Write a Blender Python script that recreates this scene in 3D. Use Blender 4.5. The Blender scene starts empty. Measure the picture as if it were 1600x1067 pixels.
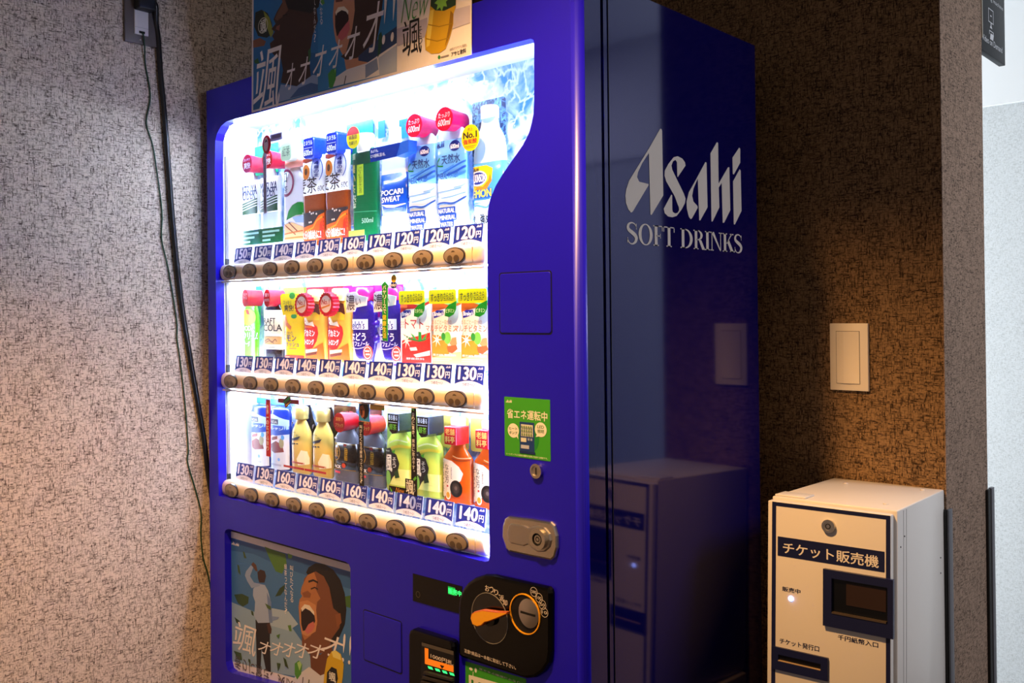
import bpy, bmesh, math, random
from mathutils import Vector, Matrix
random.seed(7)
SC = bpy.context.scene
COL = SC.collection

# ------------------------------------------------------------------ camera
cam_d = bpy.data.cameras.new('camera'); cam = bpy.data.objects.new('camera', cam_d); COL.objects.link(cam)
cam_d.sensor_width = 36.0; cam_d.lens = 1441.83 / 1600 * 36.0
cam_d.shift_y = -(533.5 - 479.2) / 1600
cam_d.clip_start = 0.02
_R = Vector((0.73911108, 0.67350602, -0.01021994)); _D = Vector((-0.01234408, -0.00162657, -0.99992249)); _F = Vector((-0.67347044, 0.73917994, 0.0071116))
cam.matrix_world = Matrix(((_R.x, -_D.x, -_F.x, 2.01593), (_R.y, -_D.y, -_F.y, -1.18794), (_R.z, -_D.z, -_F.z, 1.26286), (0, 0, 0, 1)))
SC.camera = cam

# ------------------------------------------------------------------ light and exposure
SC.view_settings.view_transform = 'Standard'; SC.view_settings.look = 'None'
SC.view_settings.exposure = 0.0; SC.view_settings.gamma = 1.0; SC.view_settings.use_curve_mapping = False
W = bpy.data.worlds.new('room_ambience'); SC.world = W; W.use_nodes = True
W.node_tree.nodes['Background'].inputs[0].default_value = (1.0, 0.77, 0.66, 1); W.node_tree.nodes['Background'].inputs[1].default_value = 0.25

def lamp(name, kind, loc, energy, color, size=0.2, size_y=None, target=None, spot=None, blend=1.0):
    d = bpy.data.lights.new(name, kind); d.energy = energy; d.color = color
    if kind == 'AREA':
        d.size = size
        if size_y: d.shape = 'RECTANGLE'; d.size_y = size_y
        else: d.shape = 'DISK'
    else: d.shadow_soft_size = size
    if spot: d.spot_size = spot; d.spot_blend = blend
    o = bpy.data.objects.new(name, d); COL.objects.link(o); o.location = loc
    if target: o.rotation_euler = (Vector(target) - Vector(loc)).to_track_quat('-Z', 'Y').to_euler()
    return o
LED_POWER = 72.0                                   # radiance of the machine's LED strips
lamp('ceiling_downlight', 'SPOT', (0.985, -0.74, 2.36), 205, (1.0, 0.53, 0.19), 0.05, target=(1.22, -0.52, 0.0), spot=math.radians(110), blend=0.55)
lamp('lobby_ceiling_light', 'AREA', (3.0, 1.15, 2.38), 36, (0.9, 0.91, 1.0), 0.9, 0.7, target=(3.0, 1.15, 0))
lamp('added_lobby_wall_light', 'AREA', (-0.6, 1.5, 1.0), 135, (0.84, 0.93, 1.0), 0.8, 1.2, target=(1.3, 1.9, 0.9))  # unseen light added to brighten the lobby wall, no window behind it

# ------------------------------------------------------------------ materials
def lin(c):
    if isinstance(c, str): c = tuple(int(c[i:i + 2], 16) / 255 for i in (0, 2, 4))
    return tuple((v / 12.92 if v <= 0.04045 else ((v + 0.055) / 1.055) ** 2.4) for v in c)
MATS = {}
def mat(name, col, rough=0.5, metal=0.0, emit=0.0, coat=0.0, spec=0.5, alpha=1.0, emcol=None):
    if name in MATS: return MATS[name]
    m = bpy.data.materials.new(name); m.use_nodes = True
    b = m.node_tree.nodes['Principled BSDF']; c = lin(col)
    b.inputs['Base Color'].default_value = (*c, 1); b.inputs['Roughness'].default_value = rough
    b.inputs['Metallic'].default_value = metal; b.inputs['Coat Weight'].default_value = coat
    b.inputs['Coat Roughness'].default_value = 0.05; b.inputs['Specular IOR Level'].default_value = spec
    if emit:
        b.inputs['Emission Color'].default_value = (*(lin(emcol) if emcol else c), 1); b.inputs['Emission Strength'].default_value = emit
    if alpha < 1: b.inputs['Alpha'].default_value = alpha
    MATS[name] = m; return m
GAM = 1.0                                           # depth of the printing inks
def deep(h): return tuple((int(h[i:i + 2], 16) / 255) ** GAM for i in (0, 2, 4))
def ink(h):                                         # a printed flat colour
    return mat('ink_%s_%d' % (h, GAM * 100), deep(h), 0.45)
def N(nt, t, **kw):
    n = nt.nodes.new(t)
    for k, v in kw.items():
        if k in ('inp',):
            for i, val in v.items(): n.inputs[i].default_value = val
        else: setattr(n, k, v)
    return n
def weave(name, light, dark, sx, sy, sz, along='y', bump=0.25, dens=0.5, contrast=0.11):
    """woven wallpaper: short horizontal and vertical thread flecks"""
    m = bpy.data.materials.new(name); m.use_nodes = True; nt = m.node_tree; b = nt.nodes['Principled BSDF']
    tc = N(nt, 'ShaderNodeTexCoord')
    def fleck(scale, det=2.0, sc=1.0):
        mp = N(nt, 'ShaderNodeMapping'); mp.inputs['Scale'].default_value = scale
        nt.links.new(tc.outputs['Object'], mp.inputs[0])
        no = N(nt, 'ShaderNodeTexNoise'); no.inputs['Scale'].default_value = sc; no.inputs['Detail'].default_value = det; no.inputs['Roughness'].default_value = 0.7
        nt.links.new(mp.outputs[0], no.inputs['Vector']); return no
    h = 72.0; v = 500.0
    a = fleck((h, v, v) if along == 'x' else (v, h, v)); c = fleck((v, v, h)); big = fleck((18, 18, 18), 3.0)
    mx = N(nt, 'ShaderNodeMath', operation='MINIMUM'); nt.links.new(a.outputs[0], mx.inputs[0]); nt.links.new(c.outputs[0], mx.inputs[1])
    sn = N(nt, 'ShaderNodeVectorMath', operation='SNAP'); sn.inputs[1].default_value = (0.0036, 0.0036, 0.0036); nt.links.new(tc.outputs['Object'], sn.inputs[0])
    wn = N(nt, 'ShaderNodeTexWhiteNoise', noise_dimensions='3D'); nt.links.new(sn.outputs[0], wn.inputs['Vector'])      # single stitches
    st = N(nt, 'ShaderNodeMath', operation='MULTIPLY_ADD'); st.inputs[1].default_value = 0.11; nt.links.new(wn.outputs['Value'], st.inputs[0]); nt.links.new(mx.outputs[0], st.inputs[2])
    ad = N(nt, 'ShaderNodeMath', operation='MULTIPLY_ADD'); ad.inputs[1].default_value = 0.10; nt.links.new(big.outputs[0], ad.inputs[0]); nt.links.new(st.outputs[0], ad.inputs[2])
    r = N(nt, 'ShaderNodeValToRGB'); cr = r.color_ramp
    cr.elements[0].position = dens - contrast; cr.elements[0].color = (*lin(dark), 1); cr.elements[1].position = dens + contrast; cr.elements[1].color = (*lin(light), 1)
    nt.links.new(ad.outputs[0], r.inputs[0]); nt.links.new(r.outputs[0], b.inputs['Base Color'])
    bp = N(nt, 'ShaderNodeBump'); bp.inputs['Strength'].default_value = bump; bp.inputs['Distance'].default_value = 0.002
    nt.links.new(mx.outputs[0], bp.inputs['Height']); nt.links.new(bp.outputs[0], b.inputs['Normal'])
    b.inputs['Roughness'].default_value = 0.85; b.inputs['Specular IOR Level'].default_value = 0.2
    MATS[name] = m; return m
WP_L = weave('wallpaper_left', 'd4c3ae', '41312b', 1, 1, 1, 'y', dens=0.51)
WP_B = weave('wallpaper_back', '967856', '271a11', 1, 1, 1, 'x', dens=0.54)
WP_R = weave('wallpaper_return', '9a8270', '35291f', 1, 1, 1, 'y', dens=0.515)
WP_F = weave('wallpaper_lobby', 'ccd2d6', 'a9afb1', 1, 1, 1, 'x', dens=0.50, bump=0.05)
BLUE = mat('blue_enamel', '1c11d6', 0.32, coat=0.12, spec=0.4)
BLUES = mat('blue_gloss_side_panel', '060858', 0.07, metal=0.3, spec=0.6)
BLACK = mat('black_plastic', '050506', 0.18, spec=0.35)
RUBBER = mat('black_rubber', '0a0a0b', 0.6)
WHITE = mat('white_plastic', 'f2f2f2', 0.45)
CREAM = mat('cream_rail_plastic', 'f0d9b8', 0.4)
STEEL = mat('brushed_steel', 'd6cfc4', 0.33, metal=1.0)
CHROME = mat('polished_chrome', 'e2dcd2', 0.22, metal=1.0)
NAVY = mat('navy_print', '1b2c8c', 0.4)
BTN = mat('button_smoke_plastic', '8f8070', 0.25, coat=0.5)
BTN_R = mat('button_dark_rim', '2c251f', 0.35)
BTN_D = mat('button_dimple', '54473b', 0.3)
LED = mat('led_strip_light', 'ffffff', 0.5, emit=LED_POWER, emcol='d2e2ff')
LED_T = mat('led_top_strip_light', 'ffffff', 0.5, emit=LED_POWER * 2.0, emcol='d2e4ff'); LED_R = mat('led_right_strip_light', 'ffffff', 0.5, emit=LED_POWER * 2.6, emcol='b4ccff'); LED_S = mat('led_side_strip_light', 'ffffff', 0.5, emit=LED_POWER * 0.25, emcol='d2e4ff')
PAPER = mat('poster_paper', 'e6e2ea', 0.5)
ASAHI_SILVER = mat('silver_vinyl', 'cfc8c2', 0.45)
def ice_material():
    m = bpy.data.materials.new('ice_print_backboard'); m.use_nodes = True; nt = m.node_tree; b = nt.nodes['Principled BSDF']
    tc = N(nt, 'ShaderNodeTexCoord')
    n1 = N(nt, 'ShaderNodeTexNoise'); n1.inputs['Scale'].default_value = 16; n1.inputs['Detail'].default_value = 6; n1.inputs['Distortion'].default_value = 1.6
    nt.links.new(tc.outputs['Object'], n1.inputs['Vector'])
    vo = N(nt, 'ShaderNodeTexVoronoi', feature='DISTANCE_TO_EDGE'); vo.inputs['Scale'].default_value = 26
    mixv = N(nt, 'ShaderNodeMixRGB', blend_type='ADD'); mixv.inputs[0].default_value = 0.06; nt.links.new(tc.outputs['Object'], mixv.inputs[1]); nt.links.new(n1.outputs['Color'], mixv.inputs[2])
    nt.links.new(mixv.outputs[0], vo.inputs['Vector'])
    r1 = N(nt, 'ShaderNodeValToRGB'); r1.color_ramp.elements[0].position = 0.35; r1.color_ramp.elements[0].color = (*lin('3a86dc'), 1); r1.color_ramp.elements[1].position = 0.68; r1.color_ramp.elements[1].color = (*lin('e4f4ff'), 1)
    nt.links.new(n1.outputs[0], r1.inputs[0])
    r2 = N(nt, 'ShaderNodeValToRGB'); r2.color_ramp.elements[0].position = 0.0; r2.color_ramp.elements[0].color = (1, 1, 1, 1); r2.color_ramp.elements[1].position = 0.12; r2.color_ramp.elements[1].color = (0, 0, 0, 1)
    nt.links.new(vo.outputs[0], r2.inputs[0])
    mx = N(nt, 'ShaderNodeMixRGB'); mx.inputs[2].default_value = (0.85, 0.95, 1, 1)
    nt.links.new(r2.outputs[0], mx.inputs[0]); nt.links.new(r1.outputs[0], mx.inputs[1]); nt.links.new(mx.outputs[0], b.inputs['Base Color'])
    b.inputs['Roughness'].default_value = 0.5; return m
ICE = ice_material()
def pane_material():
    m = bpy.data.materials.new('clear_acrylic_pane'); m.use_nodes = True; nt = m.node_tree; nt.nodes.remove(nt.nodes['Principled BSDF'])
    t = N(nt, 'ShaderNodeBsdfTransparent'); t.inputs[0].default_value = (0.985, 0.99, 1, 1); g = N(nt, 'ShaderNodeBsdfGlossy'); g.inputs['Roughness'].default_value = 0.02
    mx = N(nt, 'ShaderNodeMixShader'); mx.inputs[0].default_value = 0.02
    nt.links.new(t.outputs[0], mx.inputs[1]); nt.links.new(g.outputs[0], mx.inputs[2]); nt.links.new(mx.outputs[0], nt.nodes['Material Output'].inputs[0]); return m
PANE = pane_material()

# ------------------------------------------------------------------ mesh helpers
def link(name, me, parent=None, loc=None):
    o = bpy.data.objects.new(name, me); COL.objects.link(o)
    if parent: o.parent = parent
    if loc: o.location = loc
    return o
def empty(name, loc=(0, 0, 0), rot=(0, 0, 0)):
    o = bpy.data.objects.new(name, None); COL.objects.link(o); o.location = loc; o.rotation_euler = rot; o.empty_display_size = 0.02; return o
def tag(o, label, cat, group=None):
    o['label'] = label; o['category'] = cat
    if group: o['group'] = group
    return o
def struct(o, label=None):
    o['kind'] = 'structure'
    if label: o['label'] = label
    return o
class MB:
    """collects polygons with materials into one mesh"""
    def __init__(s): s.v = []; s.f = []; s.m = []; s.mats = []; s.smooth = []
    def mi(s, m):
        if m not in s.mats: s.mats.append(m)
        return s.mats.index(m)
    def add(s, vs, fs, m, smooth=False):
        b = len(s.v); s.v += [tuple(v) for v in vs]; k = s.mi(m)
        for f in fs: s.f.append([b + i for i in f]); s.m.append(k); s.smooth.append(smooth)
        return s
    def box(s, x0, x1, y0, y1, z0, z1, m):
        v = [(x, y, z) for z in (z0, z1) for y in (y0, y1) for x in (x0, x1)]
        return s.add(v, [(0, 2, 3, 1), (4, 5, 7, 6), (0, 1, 5, 4), (2, 6, 7, 3), (0, 4, 6, 2), (1, 3, 7, 5)], m)
    def rbox(s, x0, x1, y0, y1, z0, z1, m, r=0.003, seg=2):
        bm = bmesh.new(); bmesh.ops.create_cube(bm, size=1)
        for v in bm.verts: v.co = ((x0 + x1) / 2 + v.co.x * (x1 - x0), (y0 + y1) / 2 + v.co.y * (y1 - y0), (z0 + z1) / 2 + v.co.z * (z1 - z0))
        bmesh.ops.bevel(bm, geom=bm.edges[:], offset=r, segments=seg, profile=0.5, affect='EDGES')
        bm.verts.index_update(); s.add([v.co[:] for v in bm.verts], [[v.index for v in f.verts] for f in bm.faces], m, True); bm.free(); return s
    def prism(s, pts, y0, y1, m, side=None, bev=0.0):
        """polygon in x,z pushed along y (y0 is the face turned to the viewer)"""
        n = len(pts); area = sum(pts[i][0] * pts[(i + 1) % n][1] - pts[(i + 1) % n][0] * pts[i][1] for i in range(n))
        if area < 0: pts = pts[::-1]
        loops = [[(x, y0, z) for x, z in pts]]
        if bev:
            cx = sum(q[0] for q in pts) / n; cz = sum(q[1] for q in pts) / n
            def off(d):
                out = []
                for i in range(n):
                    a, b_, c = pts[i - 1], pts[i], pts[(i + 1) % n]
                    e1 = Vector((b_[0] - a[0], b_[1] - a[1])); e2 = Vector((c[0] - b_[0], c[1] - b_[1]))
                    n1 = Vector((-e1.y, e1.x)).normalized() if e1.length > 1e-7 else Vector((0, 0)); n2 = Vector((-e2.y, e2.x)).normalized() if e2.length > 1e-7 else Vector((0, 0))
                    nn = n1 + n2; nn = nn.normalized() if nn.length > 1e-6 else n1
                    out.append((b_[0] + nn.x * d, b_[1] + nn.y * d))
                return out
            loops = [[(x, y0, z) for x, z in off(bev)], [(x, y0 + bev * 0.3, z) for x, z in off(bev * 0.3)], [(x, y0 + bev, z) for x, z in pts]]
        loops.append([(x, y1, z) for x, z in pts])
        vs = [v for l in loops for v in l]; fs = [list(range(n))]
        s.add(vs, fs, m); b = len(s.v) - len(vs); k = s.mi(side or m)
        for j in range(len(loops) - 1):
            for i in range(n):
                a = b + j * n + i; c = b + j * n + (i + 1) % n
                s.f.append([a, a + n, c + n, c]); s.m.append(k); s.smooth.append(False)
        q = b + (len(loops) - 1) * n
        s.f.append([q + i for i in range(n)][::-1]); s.m.append(k); s.smooth.append(False)
        return s
    def cyl_y(s, cx, cz, rx, rz, y0, y1, m, n=28, cap=None, r1=None, dome=0.0):
        r1 = r1 or 1.0; v = []; 
        for y, k in ((y0, 1.0), (y1, r1)):
            v += [(cx + rx * k * math.cos(2 * math.pi * i / n), y, cz + rz * k * math.sin(2 * math.pi * i / n)) for i in range(n)]
        s.add(v, [[i, i + n, (i + 1) % n + n, (i + 1) % n] for i in range(n)], m, True)
        c = [(cx + rx * math.cos(2 * math.pi * i / n), y0, cz + rz * math.sin(2 * math.pi * i / n)) for i in range(n)]
        if dome:
            c2 = [(cx + rx * .6 * math.cos(2 * math.pi * i / n), y0 - dome * .7, cz + rz * .6 * math.sin(2 * math.pi * i / n)) for i in range(n)]
            s.add(c + c2 + [(cx, y0 - dome, cz)], [[i, (i + 1) % n, (i + 1) % n + n, i + n] for i in range(n)] + [[n + i, n + (i + 1) % n, 2 * n] for i in range(n)], cap or m, True)
        else: s.add(c, [list(range(n))], cap or m)
        return s
    def ring_y(s, cx, cz, ro, ri, y0, y1, m, n=32, ez=1.0):
        def L(r, y): return [(cx + r * math.cos(2 * math.pi * i / n), y, cz + r * ez * math.sin(2 * math.pi * i / n)) for i in range(n)]
        v = L(ro, y1) + L(ro, y0) + L(ri, y0) + L(ri, y1); f = []
        for j in range(3): f += [[j * n + i, j * n + (i + 1) % n, (j + 1) * n + (i + 1) % n, (j + 1) * n + i] for i in range(n)]
        return s.add(v, f, m, False)
    def lathe(s, prof, m, ky=0.5, n=32, cx=0, cy=0, power=2.0):
        """z,r profile turned about z; ky flattens the depth, power>2 squares the section"""
        v = []
        for z, r in prof:
            for i in range(n):
                t = 2 * math.pi * i / n; c, q = math.cos(t), math.sin(t); e = 2.0 / power
                v.append((cx + r * math.copysign(abs(c) ** e, c), cy + r * ky * math.copysign(abs(q) ** e, q), z))
        f = []
        for j in range(len(prof) - 1): f += [[j * n + i, j * n + (i + 1) % n, (j + 1) * n + (i + 1) % n, (j + 1) * n + i] for i in range(n)]
        s.add(v, f, m, True); L = len(s.v) - len(v)
        for base, rev in ((0, True), ((len(prof) - 1) * n, False)):
            q = [L + base + i for i in range(n)]; s.f.append(q[::-1] if rev else q); s.m.append(s.mi(m)); s.smooth.append(False)
        return s
    def tube(s, pts, r, m, n=10):
        P = [Vector(p) for p in pts]; v = []; f = []
        for i, p in enumerate(P):
            t = (P[min(i + 1, len(P) - 1)] - P[max(i - 1, 0)]).normalized(); a = t.cross(Vector((0.31, 0.9, 0.1))).normalized(); b = t.cross(a)
            v += [tuple(p + a * r * math.cos(2 * math.pi * k / n) + b * r * math.sin(2 * math.pi * k / n)) for k in range(n)]
        for i in range(len(P) - 1): f += [[i * n + k, i * n + (k + 1) % n, (i + 1) * n + (k + 1) % n, (i + 1) * n + k] for k in range(n)]
        f += [list(range(n))[::-1], [(len(P) - 1) * n + k for k in range(n)]]
        return s.add(v, f, m, True)
    def build(s, name, parent=None, loc=None):
        me = bpy.data.meshes.new(name); me.from_pydata(s.v, [], s.f)
        for m in s.mats: me.materials.append(m)
        me.polygons.foreach_set('material_index', s.m); me.polygons.foreach_set('use_smooth', s.smooth); me.update()
        if any(s.smooth) and not all(s.smooth): pass
        return link(name, me, parent, loc)
def spline(pts, n=8):
    P = [Vector(p) for p in pts]; out = []
    for i in range(len(P) - 1):
        a = P[max(i - 1, 0)]; b = P[i]; c = P[i + 1]; d = P[min(i + 2, len(P) - 1)]
        for k in range(n):
            t = k / n; out.append(0.5 * ((2 * b) + (c - a) * t + (2 * a - 5 * b + 4 * c - d) * t * t + (3 * b - a - 3 * c + d) * t ** 3))
    out.append(P[-1]); return out

# ------------------------------------------------------------------ lettering and flat print
_FC = bpy.data.curves.new('lettering_source', 'FONT'); _FO = bpy.data.objects.new('lettering_source', _FC); _FC.resolution_u = 3
_TC = {}
def glyphs(body, bold=0.0, shear=0.0, space=1.0):
    k = (body, bold, shear, space)
    if k not in _TC:
        _FC.body = body; _FC.offset = min(bold, 0.0); _FC.shear = shear; _FC.space_character = space
        me = _FO.to_mesh(); vs = [(v.co.x, v.co.y) for v in me.vertices]; fs = [list(p.vertices) for p in me.polygons]; _FO.to_mesh_clear()
        if bold > 0:                                    # heavier strokes: the outline laid down again, slightly shifted
            n = len(vs); V = list(vs); Fb = list(fs); b = bold * 0.8
            for j, (dx, dy) in enumerate(((b, 0), (-b, 0), (0, b * .7), (0, -b * .7))):
                V += [(x + dx, y + dy) for x, y in vs]; Fb += [[i + n * (j + 1) for i in f] for f in fs]
            vs, fs = V, Fb
        _TC[k] = (vs, fs)
    return _TC[k]
def glyph_n(*k): v, f = _TC[k]; return max(1, len(v) // (5 if k[1] > 0 else 1))
def T(body, r, bold=0.0, shear=0.0, space=1.0):
    """lettering scaled to fill the box r = (x0, z0, x1, z1)"""
    vs, fs = glyphs(body, bold, shear, space); xs = [v[0] for v in vs]; ys = [v[1] for v in vs]
    ax, bx, ay, by = min(xs), max(xs), min(ys), max(ys); sx = (r[2] - r[0]) / max(bx - ax, 1e-6); sy = (r[3] - r[1]) / max(by - ay, 1e-6)
    n = glyph_n(body, bold, shear, space); return [(r[0] + (x - ax) * sx, r[1] + (y - ay) * sy) for x, y in vs], fs, [i // n for i in range(len(vs))]
def TV(body, r, bold=0.0, gap=0.12):
    """vertical lettering, one character under the other"""
    n = len(body); h = (r[3] - r[1]) / n; V = []; Fc = []; K = []
    for i, ch in enumerate(body):
        if ch == ' ': continue
        top = r[3] - i * h; q = (r[0], top - h * (1 - gap / 2), r[2], top - h * gap / 2)
        if ch in '、。': q = (r[0] + (r[2] - r[0]) * .55, top - h * .5, r[0] + (r[2] - r[0]) * .9, top - h * .15)
        elif ch in 'っィ': q = (r[0] + (r[2] - r[0]) * .2, q[1] + h * .1, r[2] - (r[2] - r[0]) * .05, q[3] - h * .1)
        elif ch == 'ー':
            w = (r[2] - r[0]); b = len(V); V += [(r[0] + w * .43, q[1]), (r[0] + w * .57, q[1]), (r[0] + w * .57, q[3]), (r[0] + w * .43, q[3])]; Fc.append([b, b + 1, b + 2, b + 3]); K += [0] * 4; continue
        elif ch in '一': q = (r[0], top - h * .56, r[2], top - h * .44)
        v, f, kk = T(ch, q, bold); b = len(V); V += v; K += kk; Fc += [[b + i_ for i_ in g] for g in f]
    return V, Fc, K
def R(r): return [(r[0], r[1]), (r[2], r[1]), (r[2], r[3]), (r[0], r[3])], [[0, 1, 2, 3]]
def PL(pts): return list(pts), [list(range(len(pts)))]
def EL(cx, cz, rx, rz, n=28, a0=0.0, a1=2 * math.pi):
    full = abs(a1 - a0 - 2 * math.pi) < 1e-6; k = n if full else n + 1
    return [(cx + rx * math.cos(a0 + (a1 - a0) * i / n), cz + rz * math.sin(a0 + (a1 - a0) * i / n)) for i in range(k)], [list(range(k))]
def ER(r, n=28): return EL((r[0] + r[2]) / 2, (r[1] + r[3]) / 2, abs(r[2] - r[0]) / 2, abs(r[3] - r[1]) / 2, n)
def RING(cx, cz, rx, rz, w, n=32, a0=0.0, a1=2 * math.pi):
    v = []
    for i in range(n + 1):
        t = a0 + (a1 - a0) * i / n; v += [(cx + rx * math.cos(t), cz + rz * math.sin(t)), (cx + (rx - w) * math.cos(t), cz + (rz - w) * math.sin(t))]
    return v, [[2 * i, 2 * i + 1, 2 * i + 3, 2 * i + 2] for i in range(n)]
def LN(pts, w):
    v = []; P = [Vector(p) for p in pts]
    for i, p in enumerate(P):
        t = (P[min(i + 1, len(P) - 1)] - P[max(i - 1, 0)]).normalized(); nn = Vector((-t.y, t.x)) * w / 2; v += [tuple(p + nn), tuple(p - nn)]
    return v, [[2 * i, 2 * i + 1, 2 * i + 3, 2 * i + 2] for i in range(len(P) - 1)]
def RR(r, rad, n=5):
    x0, z0, x1, z1 = r; pts = []
    for cx, cz, a in ((x1 - rad, z1 - rad, 0), (x0 + rad, z1 - rad, 90), (x0 + rad, z0 + rad, 180), (x1 - rad, z0 + rad, 270)):
        for i in range(n + 1): t = math.radians(a + 90 * i / n); pts.append((cx + rad * math.cos(t), cz + rad * math.sin(t)))
    return pts
def STAR(cx, cz, r0, r1, n=18):
    return PL([(cx + (r0 if i % 2 else r1) * math.cos(math.pi * i / n), cz + (r0 if i % 2 else r1) * math.sin(math.pi * i / n)) for i in range(2 * n)])
def refine(vs, fs, mx, ks):
    bm = bmesh.new(); B = [bm.verts.new((x, k * 1e-6, z)) for (x, z), k in zip(vs, ks)]
    for f in fs:
        try: bm.faces.new([B[i] for i in f])
        except ValueError: pass
    bmesh.ops.triangulate(bm, faces=bm.faces[:])
    for _ in range(6):
        e = [x for x in bm.edges if x.calc_length() > mx]
        if not e: break
        bmesh.ops.subdivide_edges(bm, edges=e, cuts=1); bmesh.ops.triangulate(bm, faces=[f for f in bm.faces if len(f.verts) > 3])
    bm.verts.index_update(); o = ([(v.co.x, v.co.z) for v in bm.verts], [[v.index for v in f.verts] for f in bm.faces], [v.co.y * 1e6 for v in bm.verts]); bm.free(); return o
STEP = 0.00005
def printing(name, parent, items, y=0.0, fn=None, step=STEP, loc=None):
    """items: (shape, material) painted one over the other; fn wraps (x, z, lift) onto a surface"""
    mb = MB()
    for i, (sh, m) in enumerate(items):
        vs, fs = sh[:2]; ks = sh[2] if len(sh) > 2 else [0] * len(vs); m = ink(m) if isinstance(m, str) else m; lift = step * (i + 1); e = step * .18
        if fn: vs, fs, ks = refine(vs, fs, 0.008, ks); mb.add([fn(x, z, lift + e * k) for (x, z), k in zip(vs, ks)], fs, m)
        else: mb.add([(x, y - lift - e * k, z) for (x, z), k in zip(vs, ks)], fs, m)
    # turn every face to the viewer
    o = mb.build(name, parent, loc); me = o.data; bm = bmesh.new(); bm.from_mesh(me)
    for f in bm.faces:
        f.normal_update()
        if f.normal.y > 0: f.normal_flip()
    bm.to_mesh(me); bm.free(); return o

# the house logo shape, in a box 0..1 wide, 0..h high (used large on the side and small on cards)
LOGO = [[(0.2516,1.5995),(0.2139,1.5506),(0.192,1.5291),(0.1791,1.5122),(0.1758,1.5029),(0.1823,1.4953),(0.2114,1.494),(0.2114,1.4914),(0.1612,1.4403),(0.1559,1.4383),(0.1481,1.4431),(0.141,1.4539),(0.1395,1.4664),(0.1423,1.478),(0.1513,1.494),(0.1761,1.5196),(0.2132,1.5575)],
        [(0.2516,1.5995),(0.2559,1.6001),(0.2582,1.597),(0.2596,1.4774),(0.221,1.439),(0.2168,1.4392),(0.2139,1.5506)],
        [(0.3101,1.5166),(0.338,1.5415),(0.3361,1.5473),(0.327,1.5534),(0.3104,1.5561),(0.2968,1.5526),(0.2783,1.538),(0.2659,1.5241),(0.2647,1.5146),(0.2703,1.5045),(0.2978,1.4802),(0.3124,1.4597),(0.3133,1.4543),(0.3081,1.449),(0.2996,1.4471),(0.2912,1.4494),(0.2898,1.4539),(0.2899,1.4808),(0.2869,1.4814),(0.2605,1.453),(0.2638,1.4452),(0.2748,1.4399),(0.2895,1.4393),(0.3045,1.4428),(0.3224,1.4564),(0.3344,1.4696),(0.3367,1.4781),(0.3307,1.4872),(0.2914,1.5282),(0.2886,1.536),(0.2942,1.5447),(0.3027,1.5481),(0.3076,1.5449),(0.3086,1.5178)],
        [(0.4115,1.5568),(0.3821,1.5212),(0.3657,1.5),(0.3607,1.4857),(0.3652,1.4749),(0.3804,1.4672),(0.3803,1.4636),(0.3592,1.4423),(0.3545,1.4403),(0.3478,1.4445),(0.3409,1.4592),(0.3402,1.4729),(0.3488,1.4915),(0.3702,1.513)],
        [(0.4115,1.5568),(0.4159,1.5558),(0.4177,1.4679),(0.3899,1.4404),(0.3856,1.4402),(0.3821,1.5212)],
        [(0.4312,1.5762),(0.457,1.6019),(0.4616,1.601),(0.4619,1.5191),(0.4637,1.4715),(0.4365,1.4413),(0.432,1.441)],
        [(0.4619,1.5191),(0.5004,1.5561),(0.5057,1.5566),(0.5077,1.469),(0.4819,1.4417),(0.4762,1.4413),(0.474,1.5217),(0.4623,1.511)],
        [(0.5481,1.6024),(0.5523,1.5999),(0.5516,1.5713),(0.5243,1.5439),(0.5196,1.5446),(0.5192,1.578)],
        [(0.5488,1.5575),(0.553,1.555),(0.5546,1.4711),(0.526,1.4408),(0.5213,1.4413),(0.5204,1.5292)]]
_lx = [p[0] for q in LOGO for p in q]; _lz = [p[1] for q in LOGO for p in q]
def LG(r):
    V = []; Fc = []; ax, bx, az, bz = min(_lx), max(_lx), min(_lz), max(_lz)
    for q in LOGO:
        b = len(V); V += [(r[0] + (x - ax) / (bx - ax) * (r[2] - r[0]), r[1] + (z - az) / (bz - az) * (r[3] - r[1])) for x, z in q]; Fc.append([b + i for i in range(len(q))])
    return V, Fc

# ------------------------------------------------------------------ the setting
XL, XW, YB, YW, XC, YE = -0.0951, 1.0770, 0.6218, 0.7650, 1.4091, 1.0470
XWL = -0.1151
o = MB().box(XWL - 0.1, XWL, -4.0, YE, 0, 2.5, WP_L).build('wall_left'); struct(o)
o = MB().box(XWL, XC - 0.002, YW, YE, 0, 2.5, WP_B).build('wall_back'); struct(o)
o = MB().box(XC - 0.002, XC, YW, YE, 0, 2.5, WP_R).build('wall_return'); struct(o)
FLOORM = mat('brown_carpet', '2c221b', 0.9); CEIL = mat('ceiling_paint', 'd8d4cc', 0.8); CEIL2 = mat('lobby_ceiling_paint', 'dfe3e6', 0.8)
o = MB().box(XWL, 6.0, -4.0, 4.6, -0.05, 0, FLOORM).build('floor'); struct(o)
o = MB().box(XWL - 0.1, 6.0, -2.6, YE, 2.5, 2.55, CEIL).build('ceiling'); struct(o)
o = MB().box(-2.0, 6.0, YE, 2.2, 2.4, 2.45, CEIL2).build('ceiling_lobby'); struct(o)
o = MB().box(-2.0, 6.0, 2.0, 2.1, 0, 1.904, WP_F).build('wall_lobby'); struct(o)
o = MB().box(-2.0, 6.0, 1.985, 2.1, 1.904, 2.4, CEIL2).build('wall_lobby_upper'); struct(o)
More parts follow.
